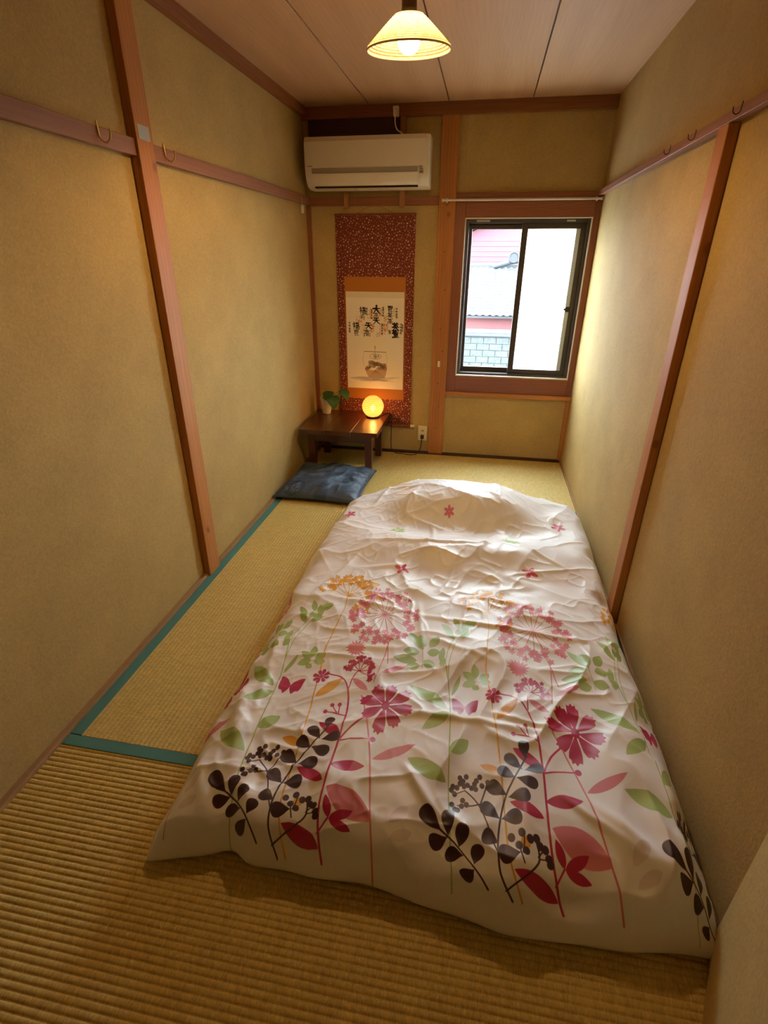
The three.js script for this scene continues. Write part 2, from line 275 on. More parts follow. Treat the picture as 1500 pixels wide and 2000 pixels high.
// ---------------------------------------------------------------- duvet
{
  const UX0 = 300, UX1 = 2000, VZ0 = 600, VZ1 = 3260;          // printed cloth, millimetres
  const COL = { yellow: '#dfa23a', green: '#9db56a', pink: '#d4788c', magenta: '#b32154', dark: '#3d2531', ghost: 'rgba(205,185,190,0.45)' };
  const P1 = '#cf6488', P2 = '#d8547c', G1 = '#a8bd78', BITS = [[1070, 1304, 26, P1, 6], [567, 1348, 34, P1, 5], [1603, 1304, 34, P1, 5], [835, 1462, 40, G1, 6], [1372, 1480, 42, G1, 7], [908, 1819, 32, P2, 4], [1438, 1756, 34, P2, 4]];
  const print = canvasTex(2048, 2048, (ctx, cw, ch) => {
    ctx.fillStyle = '#ecedf3'; ctx.fillRect(0, 0, cw, ch);
    const R = rng(77);
    for (let rep = -2; rep <= 2; rep++) {
      ctx.setTransform(cw / (UX1 - UX0), 0, 0, ch / (VZ1 - VZ0), (897 + rep * 530 - UX0) * cw / (UX1 - UX0), -VZ0 * ch / (VZ1 - VZ0));
      ctx.lineCap = ctx.lineJoin = 'round';
      const fill = (c) => { ctx.fillStyle = COL[c]; ctx.globalAlpha = c === 'pink' || c === 'green' ? 0.92 : 1; ctx.fill(); ctx.globalAlpha = 1; };
      // k 0 leaf with a swept tip, 1 broad leaf, 2 round-ended leaf
      const leaf = (x0, y0, x1, y1, w, c, k) => {
        const dx = x1 - x0, dy = y1 - y0, L = Math.hypot(dx, dy), ux = dx / L, uy = dy / L, at = (a, b) => [x0 + ux * a * L - uy * b * w, y0 + uy * a * L + ux * b * w * 1.3];
        ctx.beginPath(); ctx.moveTo(x0, y0);
        if (k === 2) { ctx.bezierCurveTo(...at(0.3, 0.18), ...at(0.5, 0.62), ...at(0.85, 0.48)); ctx.bezierCurveTo(...at(1.08, 0.3), ...at(1.08, -0.3), ...at(0.85, -0.48)); ctx.bezierCurveTo(...at(0.5, -0.62), ...at(0.3, -0.18), x0, y0); }
        else { ctx.bezierCurveTo(...at(0.2, 0.55), ...at(0.65, 0.75), x1, y1); ctx.bezierCurveTo(...at(0.8, -0.35), ...at(0.35, -0.75), x0, y0); }
        fill(c);
      };
      const stem = (P, w, c) => { ctx.strokeStyle = COL[c]; ctx.lineWidth = w; ctx.beginPath(); ctx.moveTo(...P[0]); for (let i = 1; i < P.length - 1; i++) ctx.quadraticCurveTo(...P[i], (P[i][0] + P[i + 1][0]) / 2, (P[i][1] + P[i + 1][1]) / 2); ctx.lineTo(...P[P.length - 1]); ctx.stroke(); };
      const dot = (x, y, r, c) => { ctx.beginPath(); ctx.ellipse(x, y, Math.max(r, 3), Math.max(r, 3) * 1.25, 0, 0, 7); fill(c); };
      const tall = (f) => (x, y, ...a) => { ctx.save(); ctx.translate(x, y); ctx.scale(1, 1.34); f(0, 0, ...a); ctx.restore(); };
      const floret = (x, y, r, c) => { for (let i = 0; i < 5; i++) { const a = i * 1.257 + x; ctx.beginPath(); ctx.ellipse(x + Math.cos(a) * r * 0.55, y + Math.sin(a) * r * 0.55, r * 0.55, r * 0.34, a, 0, 7); fill(c); } };
      const umbel = tall((x, y, r, c, a0, a1, n) => { ctx.strokeStyle = COL[c]; for (let i = 0; i < n; i++) { const a = lerp(a0, a1, (i + 0.5) / n), l = r * (0.62 + 0.2 * R()); ctx.lineWidth = 2.2; ctx.beginPath(); ctx.moveTo(x, y); ctx.lineTo(x + Math.cos(a) * l, y + Math.sin(a) * l); ctx.stroke();
        for (let k = 0; k < 6; k++) { const b = a + (R() - 0.5) * 4.4 / n, m = r * (0.60 + 0.44 * R()); ctx.lineWidth = 1.4; ctx.beginPath(); ctx.moveTo(x + Math.cos(a) * l * 0.9, y + Math.sin(a) * l * 0.9); ctx.lineTo(x + Math.cos(b) * m, y + Math.sin(b) * m); ctx.stroke(); floret(x + Math.cos(b) * m, y + Math.sin(b) * m, r * 0.06 + 3.5, c); } } });
      const bloom = tall((x, y, r, c) => { for (let i = 0; i < 8; i++) { const a = i * Math.PI / 4 + 0.12 + 0.16 * (R() - 0.5), f = 0.88 + 0.2 * R(); ctx.save(); ctx.translate(x, y); ctx.rotate(a); ctx.scale(f, 1); ctx.beginPath(); ctx.moveTo(r * 0.06, 0); ctx.bezierCurveTo(r * 0.35, r * 0.09, r * 0.55, r * 0.27, r * 0.84, r * 0.235); ctx.lineTo(r * 0.88, r * 0.15); ctx.lineTo(r, r * 0.13); ctx.lineTo(r * 0.94, 0.04 * r); ctx.lineTo(r * 1.03, -r * 0.03); ctx.lineTo(r * 0.92, -r * 0.11); ctx.lineTo(r * 0.93, -r * 0.21); ctx.bezierCurveTo(r * 0.6, -r * 0.26, r * 0.35, -r * 0.09, r * 0.06, 0); fill(c); ctx.restore(); } dot(x, y, r * 0.15, c); });
      const aster = tall((x, y, r, c) => { ctx.beginPath(); for (let i = 0; i <= 32; i++) { const a = i / 32 * 6.2832 + 0.2, q = i % 2 ? r * 0.55 : r * (0.8 + 0.25 * R()); ctx.lineTo(x + Math.cos(a) * q, y + Math.sin(a) * q * 0.85); } fill(c); });
      const butterfly = tall((x, y, r, c) => { for (const s of [-1, 1]) { ctx.beginPath(); ctx.moveTo(x, y); ctx.bezierCurveTo(x + s * r * 0.3, y - r * 0.5, x + s * r * 0.7, y - r * 0.75, x + s * r, y - r * 0.65); ctx.bezierCurveTo(x + s * r * 0.95, y - r * 0.1, x + s * r * 0.95, y + r * 0.35, x + s * r * 0.75, y + r * 0.45); ctx.bezierCurveTo(x + s * r * 0.4, y + r * 0.4, x + s * r * 0.5, y + r * 0.75, x + s * r * 0.3, y + r * 0.7); ctx.bezierCurveTo(x + s * r * 0.1, y + r * 0.4, x, y + r * 0.3, x, y); fill(c); } });
  stem([[52,2400],[35,2289],[0,2152]],3,'pink');
  stem([[-167,2379],[-166,2271],[-154,2134],[-171,2018]],3,'yellow');
  umbel(-160,2060,115,'yellow',-2.95,-0.15,9);
  umbel(-97,2147,36,'yellow',-2.9,-0.3,4);
  umbel(-5,2137,122,'pink',-3.4,3.0,16);
  stem([[163,2391],[159,2318],[137,2243]],2,'green');
  leaf(157,2306,99,2222,34,'green',0);
  leaf(160,2292,136,2232,34,'green',0);
  leaf(177,2289,202,2231,34,'green',0);
  leaf(171,2316,213,2308,34,'green',0);
  leaf(146,2321,91,2325,34,'green',0);
  leaf(142,2359,64,2367,34,'green',0);
  leaf(163,2355,203,2384,34,'green',0);
  leaf(153,2381,110,2395,34,'green',0);
  stem([[234,2366],[234,2304],[259,2220],[304,2118]],2,'green');
  leaf(249,2208,205,2151,23,'green',0);
  leaf(270,2176,248,2113,23,'green',0);
  leaf(274,2161,327,2124,23,'green',0);
  leaf(267,2208,303,2187,23,'green',0);
  leaf(277,2231,301,2156,23,'green',0);
  stem([[-279,2462],[-284,2401],[-284,2335],[-262,2231],[-207,2119]],2,'green');
  leaf(-274,2241,-309,2191,22,'green',0);
  leaf(-262,2216,-267,2179,22,'green',0);
  leaf(-257,2233,-223,2197,22,'green',0);
  leaf(-244,2182,-248,2135,22,'green',0);
  leaf(-234,2164,-201,2126,22,'green',0);
  leaf(-314,2354,-307,2284,22,'green',0);
  leaf(-309,2380,-301,2338,22,'green',0);
  leaf(-197,2422,-237,2448,27,'green',0);
  leaf(-199,2416,-239,2390,27,'green',0);
  leaf(-197,2410,-205,2354,27,'green',0);
  leaf(-187,2414,-157,2384,27,'green',0);
  leaf(-188,2426,-151,2420,27,'green',0);
  leaf(-192,2439,-203,2459,27,'green',0);
  aster(-67,2341,41,'pink');
  stem([[-233,2065],[-307,1989],[-329,1935]],2,'ghost');
  stem([[216,2172],[237,2011],[207,1929]],2,'ghost');
  leaf(103,2936,-17,2871,62,'pink',1);
  stem([[121,3067],[107,2958],[72,2774],[38,2648],[-3,2541]],4,'pink');
  stem([[23,2485],[35,2395],[37,2289]],3,'pink');
  leaf(75,2768,180,2699,26,'pink',0);
  leaf(36,2448,115,2390,21,'pink',0);
  leaf(11,2521,-46,2478,22,'pink',0);
  stem([[-85,3063],[-113,2991],[-122,2861],[-130,2697],[-149,2517],[-169,2346]],4,'yellow');
  leaf(-137,2575,-75,2480,30,'yellow',1);
  leaf(-122,2750,-181,2734,22,'yellow',0);
  dot(-78,2915,11,'yellow');
  stem([[299,3068],[288,2941],[271,2789],[264,2547],[244,2405],[222,2309]],3,'green');
  leaf(254,2553,134,2472,42,'green',0);
  leaf(263,2574,190,2643,36,'green',0);
  leaf(267,2797,164,2744,42,'green',0);
  leaf(270,2716,317,2663,38,'green',0);
  leaf(263,2492,285,2405,15,'green',0);
  stem([[2,3060],[-14,3001],[-26,2892],[-23,2720],[-28,2615],[-47,2520],[-81,2473],[-125,2470]],5,'magenta');
  stem([[-47,2520],[-48,2467],[-34,2441]],3,'magenta');
  stem([[-21,2725],[-4,2674],[49,2614]],5,'magenta');
  stem([[-20,2731],[16,2715],[63,2708]],4,'magenta');
  dot(64,2708,8,'magenta');
  stem([[-29,2636],[-59,2621],[-93,2620]],4,'magenta');
  stem([[-59,2621],[-80,2591]],3,'magenta');
  stem([[-53,2623],[-59,2585]],3,'magenta');
  dot(-93,2620,6,'magenta');
  dot(-80,2591,6,'magenta');
  dot(-59,2585,6,'magenta');
  leaf(-25,2808,61,2795,29,'magenta',1);
  leaf(-33,2852,-109,2821,26,'magenta',1);
  leaf(4,2952,-12,2894,21,'magenta',1);
  leaf(6,2952,57,2915,24,'magenta',1);
  leaf(6,2952,60,2977,24,'magenta',1);
  leaf(-9,3030,-104,2989,40,'magenta',1);
  leaf(-23,2717,-97,2667,30,'magenta',1);
  stem([[-15,2997],[4,2952]],4,'magenta');
  bloom(76,2576,75,'magenta');
  bloom(-145,2484,25,'magenta');
  butterfly(-227,2539,38,'magenta');
  umbel(-31,2444,48,'magenta',-3.3,0.6,7);
  aster(-64,2344,33,'pink');
  stem([[-156,3048],[-191,2988],[-249,2926],[-283,2899]],4,'dark');
  leaf(-264,2914,-315,2873,30,'dark',2);
  leaf(-248,2927,-253,2868,29,'dark',2);
  leaf(-249,2929,-288,2947,35,'dark',2);
  leaf(-223,2951,-215,2897,30,'dark',2);
  leaf(-211,2971,-251,2972,32,'dark',2);
  leaf(-188,2990,-179,2936,29,'dark',2);
  leaf(-187,3004,-210,3033,32,'dark',2);
  stem([[-105,3065],[-129,3026],[-137,2970],[-139,2903],[-121,2810],[-96,2756],[-62,2685]],4,'dark');
  leaf(-67,2693,-69,2641,28,'dark',2);
  leaf(-75,2729,-115,2689,28,'dark',2);
  leaf(-71,2731,-24,2714,25,'dark',2);
  leaf(-93,2757,-135,2734,28,'dark',2);
  leaf(-92,2756,-41,2768,26,'dark',2);
  leaf(-115,2805,-160,2782,31,'dark',2);
  leaf(-113,2810,-62,2799,29,'dark',2);
  leaf(-133,2868,-175,2838,30,'dark',2);
  leaf(-130,2868,-85,2855,31,'dark',2);
  leaf(-136,2922,-172,2909,31,'dark',2);
  leaf(-90,2942,-135,2954,40,'dark',2);
  stem([[-135,2957],[-157,2897],[-181,2837],[-216,2809]],3,'dark');
  stem([[-179,2842],[-167,2802],[-162,2777]],3,'dark');
  stem([[-180,2839],[-198,2848],[-231,2849]],3,'dark');
  stem([[-216,2809],[-238,2821]],2,'dark');
  dot(-245,2849,6,'dark');
  dot(-231,2862,6,'dark');
  dot(-222,2850,6,'dark');
  dot(-211,2845,6,'dark');
  dot(-220,2835,6,'dark');
  dot(-237,2861,6,'dark');
  dot(-240,2821,6,'dark');
  dot(-245,2803,6,'dark');
  dot(-235,2804,6,'dark');
  dot(-228,2792,6,'dark');
  dot(-218,2798,6,'dark');
  dot(-221,2785,6,'dark');
  dot(-214,2772,6,'dark');
  dot(-210,2794,6,'dark');
  dot(-200,2800,6,'dark');
  dot(-193,2788,6,'dark');
  dot(-190,2801,6,'dark');
  dot(-189,2779,6,'dark');
  dot(-175,2790,6,'dark');
  dot(-181,2768,6,'dark');
  dot(-161,2793,6,'dark');
  dot(-161,2779,6,'dark');
  dot(-248,2812,6,'dark');
  dot(-229,2778,6,'dark');
  stem([[-119,3045],[-80,3001],[-50,2956],[-49,2932],[-56,2904]],4,'dark');
  stem([[-82,2968],[-90,2940],[-91,2924]],3,'dark');
  stem([[-85,2941],[-79,2908],[-85,2896]],3,'dark');
  stem([[-52,2941],[-39,2921]],3,'dark');
  stem([[-49,2945],[-29,2941]],3,'dark');
  dot(-109,2909,8,'dark');
  dot(-86,2896,8,'dark');
  dot(-68,2906,8,'dark');
  dot(-54,2902,8,'dark');
  dot(-47,2916,8,'dark');
  dot(-36,2921,8,'dark');
  dot(-78,2935,8,'dark');
  dot(-29,2939,8,'dark');
  dot(-26,2952,8,'dark');
  dot(-93,2925,8,'dark');
  leaf(199,2937,150,2978,30,'ghost',0);
  leaf(183,2876,145,2927,30,'ghost',0);
    }
    // small blossoms scattered over the pillow end
    ctx.setTransform(cw / (UX1 - UX0), 0, 0, ch / (VZ1 - VZ0), -UX0 * cw / (UX1 - UX0), -VZ0 * ch / (VZ1 - VZ0));
    const bits = (x, y, r, c, n) => { ctx.fillStyle = c; for (let i = 0; i < n; i++) { const a = i * 6.2832 / n + 0.4; ctx.beginPath(); ctx.ellipse(x + Math.cos(a) * r * 0.55, y + Math.sin(a) * r * 0.55, r * 0.5, r * 0.26, a, 0, 7); ctx.fill(); } };
    for (const [x, y, r, c, n] of BITS) bits(x, y, r, c, n);
  });
  // outline
  const left = (z) => 0.485 + 0.012 * Math.sin(z * 2.1 + 0.6) + 0.008 * Math.sin(z * 6.3) - 0.02 * sstep(2.85, 3.02, z);
  const right = (z) => 1.752 + 0.006 * Math.sin(z * 5.0 + 1) + 0.004 * Math.sin(z * 11);
  const front = (x) => 3.012 + 0.016 * Math.sin(x * 4.6 + 1.1) + 0.008 * Math.sin(x * 11.0) - 0.030 * Math.exp(-Math.pow((x - 0.66) / 0.045, 2)) + 0.012 * (noise(x * 9, 3, 262) - 0.5) + 0.03 * sstep(0.62, 0.46, x) - 0.02 * sstep(1.55, 1.77, x);
  const rear = (x) => 0.84 + 0.22 * Math.pow(clamp((1.02 - x) / 0.55), 2.2) + 0.12 * Math.pow(clamp((x - 1.3) / 0.45), 2.4);
  const roll = (d, w) => { const t = clamp(d / w); return Math.pow(1 - Math.pow(1 - t, 2.3), 1 / 2.3); };
  const ridgeLine = (x, z, ax, az, bx, bz, w) => { const dx = bx - ax, dz = bz - az, l2 = dx * dx + dz * dz, t = clamp(((x - ax) * dx + (z - az) * dz) / l2), d = Math.hypot(x - ax - dx * t, z - az - dz * t); return Math.exp(-(d * d) / (w * w)) * Math.sin(Math.PI * clamp(t * 0.94 + 0.03)); };
  const creases = [[0.62, 2.07, 1.02, 2.10, 0.012, 0.007], [0.98, 2.11, 1.68, 2.17, 0.012, 0.008], [0.99, 2.585, 1.44, 2.60, 0.011, 0.007], [1.05, 2.76, 1.16, 2.90, 0.012, 0.012], [1.16, 2.90, 1.22, 2.97, 0.012, 0.010], [1.25, 2.55, 1.52, 2.59, 0.010, 0.006], [1.42, 2.77, 1.62, 2.93, 0.010, 0.008],
    [1.0, 1.36, 1.02, 1.62, 0.012, 0.007], [0.66, 1.66, 1.35, 1.58, 0.014, 0.010], [0.72, 2.35, 1.0, 2.31, 0.012, 0.006], [0.55, 2.3, 0.62, 2.75, 0.014, 0.008], [1.3, 1.5, 1.62, 1.72, 0.012, 0.007], [0.7, 1.85, 0.95, 1.78, 0.012, 0.006], [1.2, 1.95, 1.5, 2.02, 0.012, 0.006], [1.55, 2.1, 1.66, 2.5, 0.013, 0.007], [1.08, 2.24, 1.3, 2.34, 0.012, 0.005], [1.0, 2.0, 1.06, 2.35, 0.012, 0.004],
    [0.53, 2.55, 0.64, 2.90, 0.022, 0.018], [0.50, 2.80, 0.62, 2.99, 0.020, 0.016], [0.66, 2.82, 0.70, 3.0, 0.024, 0.014], [0.86, 2.74, 0.90, 2.98, 0.026, 0.010], [1.36, 2.72, 1.34, 2.99, 0.03, 0.010], [1.48, 2.78, 1.72, 2.99, 0.022, 0.018], [1.70, 2.62, 1.70, 3.0, 0.020, 0.016], [1.60, 2.9, 1.62, 3.01, 0.02, 0.014]];
  const topHeight = (x, z) => {
    const mid = Math.exp(-Math.pow((x - 1.11) / 0.42, 4));
    let h = 0.125;
    h += 0.105 * Math.exp(-Math.pow((z - 1.13) / 0.185, 4)) * Math.exp(-Math.pow((x - 1.10) / 0.36, 4));       // pillow
    h += 0.040 * Math.exp(-Math.pow((z - 1.62) / 0.12, 2)) * mid;                                              // puffed fold below it
    h -= 0.018 * Math.exp(-Math.pow((z - 1.42) / 0.08, 2)) * mid; h -= 0.012 * Math.exp(-Math.pow((z - 1.84) / 0.10, 2)) * mid;
    h += 0.020 * Math.exp(-Math.pow((z - 2.78) / 0.22, 2)) * (0.6 + 0.8 * noise(x * 3.2, 5, 201));             // plump foot end
    const wx = x + 0.10 * (noise(x * 3, z * 3, 210) - 0.5), wz = z + 0.12 * (noise(x * 3, z * 3, 211) - 0.5);
    h += 0.044 * fbm(wx * 2.6, wz * 2.6, 220, 3);
    const r1 = 1 - Math.abs(2 * noise(wx * 5.5 + wz * 2.2, wz * 3.6 - wx * 1.5, 231) - 1), r2 = 1 - Math.abs(2 * noise(wx * 4 - wz * 5, wz * 9 + wx * 3, 241) - 1), r3 = 1 - Math.abs(2 * noise(wx * 15 + wz * 4, wz * 17 - wx * 8, 251) - 1);
    h += 0.012 * Math.pow(r1, 3) * noise(x * 2.2, z * 2.2, 232) * 1.6 + 0.0055 * Math.pow(r2, 4) + 0.0035 * Math.pow(r3, 3) * noise(x * 4, z * 4, 252) * 1.6;
    const r4 = 1 - Math.abs(2 * noise(wx * 26 - wz * 9, wz * 20 + wx * 12, 255) - 1), r5 = 1 - Math.abs(2 * noise(wx * 9 + wz * 13, wz * 6 - wx * 10, 256) - 1);
    h += 0.0022 * Math.pow(r4, 3) * sstep(0.4, 0.75, noise(x * 3.3, z * 3.3, 257)) + 0.0032 * Math.pow(r5, 5) * sstep(0.3, 0.7, noise(x * 2.1, z * 2.1, 258));
    const foot = sstep(2.35, 2.9, z); h += foot * (0.016 * Math.pow(1 - Math.abs(2 * noise(wx * 4.5 + 3 + wz * 1.6, wz * 2.4, 259) - 1), 2) - 0.005);
    for (const [ax, az, bx, bz, w, a] of creases) h += a * ridgeLine(x, z, ax, az, bx, bz, w);
    return h;
  };
  const edgeP = (t) => { const a = 0.10; return t < a ? 0.5 * a * Math.pow(t / a, 1.6) * 1.15 : t > 1 - a ? 1 - 0.5 * a * Math.pow((1 - t) / a, 1.6) * 1.15 : lerp(0.0575, 0.9425, (t - a) / (1 - 2 * a)); };
  const NX = 340, NZ = 540, pos = [], uv = [], idx = [];
  const heightAt = (x, z, l, r, f, b) => {
    const wob = 0.05 * (noise(x * 7, z * 7, 263) - 0.5) + 0.03 * (noise(x * 15, z * 15, 264) - 0.5), nr = (d) => d + wob * sstep(0, 0.05, d) * sstep(0.25, 0.1, d);
    const e = roll(nr(x - l), 0.115) * roll(nr(r - x), 0.10) * roll(nr(f - z), 0.11 + 0.11 * noise(x * 5, 0, 261)) * roll(z - b, 0.22);
    const pucker = 0.010 * (noise(x * 13, z * 3, 271) - 0.5) * sstep(0.3, 0.05, f - z) + 0.009 * (noise(x * 3, z * 12, 272) - 0.5) * sstep(0.22, 0.03, Math.min(x - l, r - x));
    return 0.016 + (topHeight(x, z) - 0.016 + pucker) * e;
  };
  for (let j = 0; j <= NZ; j++) for (let i = 0; i <= NX; i++) {
    const s = edgeP(i / NX), t = edgeP(j / NZ);
    let z = lerp(0.85, 3.0, t), x = lerp(left(z), right(z), s);
    z = lerp(rear(x), front(x), t); const l = left(z), r = right(z); x = lerp(l, r, s);
    // cloth runs down the rolled edges: extra length there
    const dl = x - l, dr = r - x, df = front(x) - z;
    const ex = -0.075 * Math.pow(clamp(1 - dl / 0.10), 2) + 0.075 * Math.pow(clamp(1 - dr / 0.10), 2), ez = 0.075 * Math.pow(clamp(1 - df / 0.12), 2);
    pos.push(x, heightAt(x, z, l, r, front(x), rear(x)), z);
    uv.push(((x + ex) * 1000 - UX0) / (UX1 - UX0), 1 - ((z + ez) * 1000 - VZ0) / (VZ1 - VZ0));
  }
  const row = NX + 1;
  for (let j = 0; j < NZ; j++) for (let i = 0; i < NX; i++) { const p = j * row + i, q = p + row; idx.push(p, q, p + 1, q, q + 1, p + 1); }
  // underside: outline turned in and closed near the mat
  const ring = []; for (let i = 0; i < NX; i++) ring.push(i); for (let j = 0; j < NZ; j++) ring.push(j * row + NX); for (let i = NX; i > 0; i--) ring.push(NZ * row + i); for (let j = NZ; j > 0; j--) ring.push(j * row);
  let prev = ring;
  for (const [ins, y] of [[0.004, 0.008], [0.014, 0.004], [0.2, 0.004]]) {
    const cur = ring.map((p) => { const x = pos[3 * p], z = pos[3 * p + 2], cx = 1.11, cz = 1.95, k = pos.length / 3; pos.push(x + Math.sign(cx - x) * Math.min(ins, Math.abs(cx - x)), y, z + Math.sign(cz - z) * Math.min(ins, Math.abs(cz - z))); uv.push(uv[2 * p], uv[2 * p + 1]); return k; });
    for (let k = 0; k < ring.length; k++) { const m = (k + 1) % ring.length; idx.push(prev[k], prev[m], cur[k], prev[m], cur[m], cur[k]); } prev = cur;
  }
  const g = new THREE.BufferGeometry(); g.setAttribute('position', new THREE.Float32BufferAttribute(pos, 3)); g.setAttribute('uv', new THREE.Float32BufferAttribute(uv, 2)); g.setIndex(idx); g.computeVertexNormals();
  const OX = 1.11, OZ = 1.95; g.translate(-OX, 0, -OZ);
  const fabric = phys({ map: print, roughness: 0.38, bumpMap: scaled(clothWeave, 60, 90), bumpScale: 0.00012 });
  const m = mesh('duvet', g, fabric); m.position.set(OX, 0, OZ);
  tag(m, 'white duvet printed with pink, green and dark wildflowers, spread on the mats', 'duvet');
}

// ---------------------------------------------------------------- floor cushion
{
  const g0 = thing('floor_cushion', [0.272, 0, 0.735], 'flat dark blue patterned floor cushion in front of the low table', 'cushion');
  const tex = canvasTex(1024, 1024, (c, w, h) => {
    c.fillStyle = '#42546c'; c.fillRect(0, 0, w, h); const R = rng(9);
    for (let k = 0; k < 9; k++) { c.fillStyle = ['#2f4059', '#4f6886', '#364559', '#58708c'][k % 4]; c.beginPath(); const x = R() * w, y = R() * h; c.ellipse(x, y, 120 + R() * 160, 60 + R() * 110, R() * 3, 0, 7); c.fill(); }
    c.lineWidth = 4.5;
    for (let k = 0; k < 14; k++) { const x = R() * w, y = R() * h, n = 4 + R() * 5, s = 60 + R() * 60; c.strokeStyle = ['#8fa3b8', '#71879f', '#a9b6c4'][k % 3]; c.globalAlpha = 0.75;
      if (k % 3 === 0) for (let a = 0; a < n; a++) for (let b = 0; b < n; b++) { c.beginPath(); c.arc(x + a * 22 + (b % 2) * 11, y + b * 11, 10, Math.PI, 0); c.stroke(); }
      else if (k % 3 === 1) for (let a = 0; a < n * 2; a++) { c.beginPath(); c.moveTo(x + a * 12, y); c.lineTo(x + a * 12 + s * 0.5, y + s); c.stroke(); }
      else for (let a = 0; a < n * 3; a++) { c.beginPath(); const px = x + (R() - 0.5) * s * 2, py = y + (R() - 0.5) * s; c.moveTo(px, py); c.quadraticCurveTo(px + 20, py - 30, px + 30 * R(), py - 40); c.stroke(); } }
    c.globalAlpha = 1;
  });
  const N = 72, P = [], U = [], I = [], hw = 0.258, hd = 0.272;
  for (let side = 0; side < 2; side++) for (let j = 0; j <= N; j++) for (let i = 0; i <= N; i++) {
    const a = i / N * 2 - 1, b = j / N * 2 - 1, e = Math.pow(Math.max(0, (1 - Math.pow(Math.abs(a), 2.6)) * (1 - Math.pow(Math.abs(b), 2.6))), 0.42);
    const pinch = 1 - 0.055 * (1 - a * a) * Math.abs(b) ** 3, pinz = 1 - 0.055 * (1 - b * b) * Math.abs(a) ** 3;
    const x = a * hw * pinz, z = b * hd * pinch, rim = 0.022;
    const wr = side ? 0 : (0.020 * (noise(a * 3 + 4, b * 3, 301) - 0.5) + 0.011 * Math.pow(1 - Math.abs(2 * noise(a * 4 + b, b * 5, 302) - 1), 3) + 0.004 * (noise(a * 9, b * 9, 303) - 0.5)) * Math.min(1, e * 1.3);
    P.push(x, side ? lerp(rim, 0.0035, Math.min(1, e * 1.4)) : rim + 0.062 * e + wr, z); U.push((a + 1) / 2, (1 - b) / 2);
  }
  const S = (N + 1) * (N + 1);
  for (let side = 0; side < 2; side++) for (let j = 0; j < N; j++) for (let i = 0; i < N; i++) { const p = side * S + j * (N + 1) + i, q = p + N + 1; side ? I.push(p, p + 1, q, q, p + 1, q + 1) : I.push(p, q, p + 1, q, q + 1, p + 1); }
  const g = new THREE.BufferGeometry(); g.setAttribute('position', new THREE.Float32BufferAttribute(P, 3)); g.setAttribute('uv', new THREE.Float32BufferAttribute(U, 2)); g.setIndex(I); g.computeVertexNormals();
  mesh('cushion_cover', g, phys({ map: tex, roughness: 0.42, bumpMap: scaled(clothWeave, 40, 40), bumpScale: 0.0004 }), g0);
  const seam = []; for (let k = 0; k <= 80; k++) { const t = k / 80 * 4, s = Math.floor(t) % 4, f = (t % 1) * 2 - 1; const a = [f, 1, -f, -1][s], b = [-1, f, 1, -f][s]; seam.push([a * hw * (1 - 0.055 * (1 - b * b) * Math.abs(a) ** 3), 0.022, b * hd * (1 - 0.055 * (1 - a * a) * Math.abs(b) ** 3)]); }
  mesh('piping', tube(seam, 0.0035, 240, 6), std({ color: 0x2a3a52, roughness: 0.6 }), g0);
  g0.rotation.y = -0.02;
}

// ---------------------------------------------------------------- low table
{
  const t = thing('low_table', [0.29, 0, 0.285], 'small dark reddish-brown wooden table in the corner below the scroll', 'table');
  const o = [0.29, 0, 0.285], B = (n, ...b) => mesh(n, box(...b, 0.003, o), tableWood, t);
  for (const [a, b] of [[0.03, 0.203], [0.2035, 0.378], [0.3785, 0.553]]) mesh('table_board', box(a, b, 0.27, 0.30, 0.03, 0.54, 0.0025, o, 2), tableWood, t);
  B('apron', 0.11, 0.475, 0.205, 0.27, 0.455, 0.475); B('apron', 0.11, 0.475, 0.205, 0.27, 0.10, 0.12); B('apron', 0.085, 0.105, 0.205, 0.27, 0.13, 0.44); B('apron', 0.48, 0.50, 0.205, 0.27, 0.13, 0.44);
  for (const [x, z] of [[0.07, 0.435], [0.455, 0.435], [0.07, 0.09], [0.455, 0.09]]) {
    const g = new THREE.CylinderGeometry(0.036, 0.030, 0.268, 4, 1); g.rotateY(Math.PI / 4); g.translate(0, 0.136, 0); const n = flat(g); n.computeVertexNormals(); boxUV(n, 1);
    n.translate(x + 0.027 - o[0], 0, z + 0.024 - o[2]); mesh('leg', n, tableWood, t);
  }
}

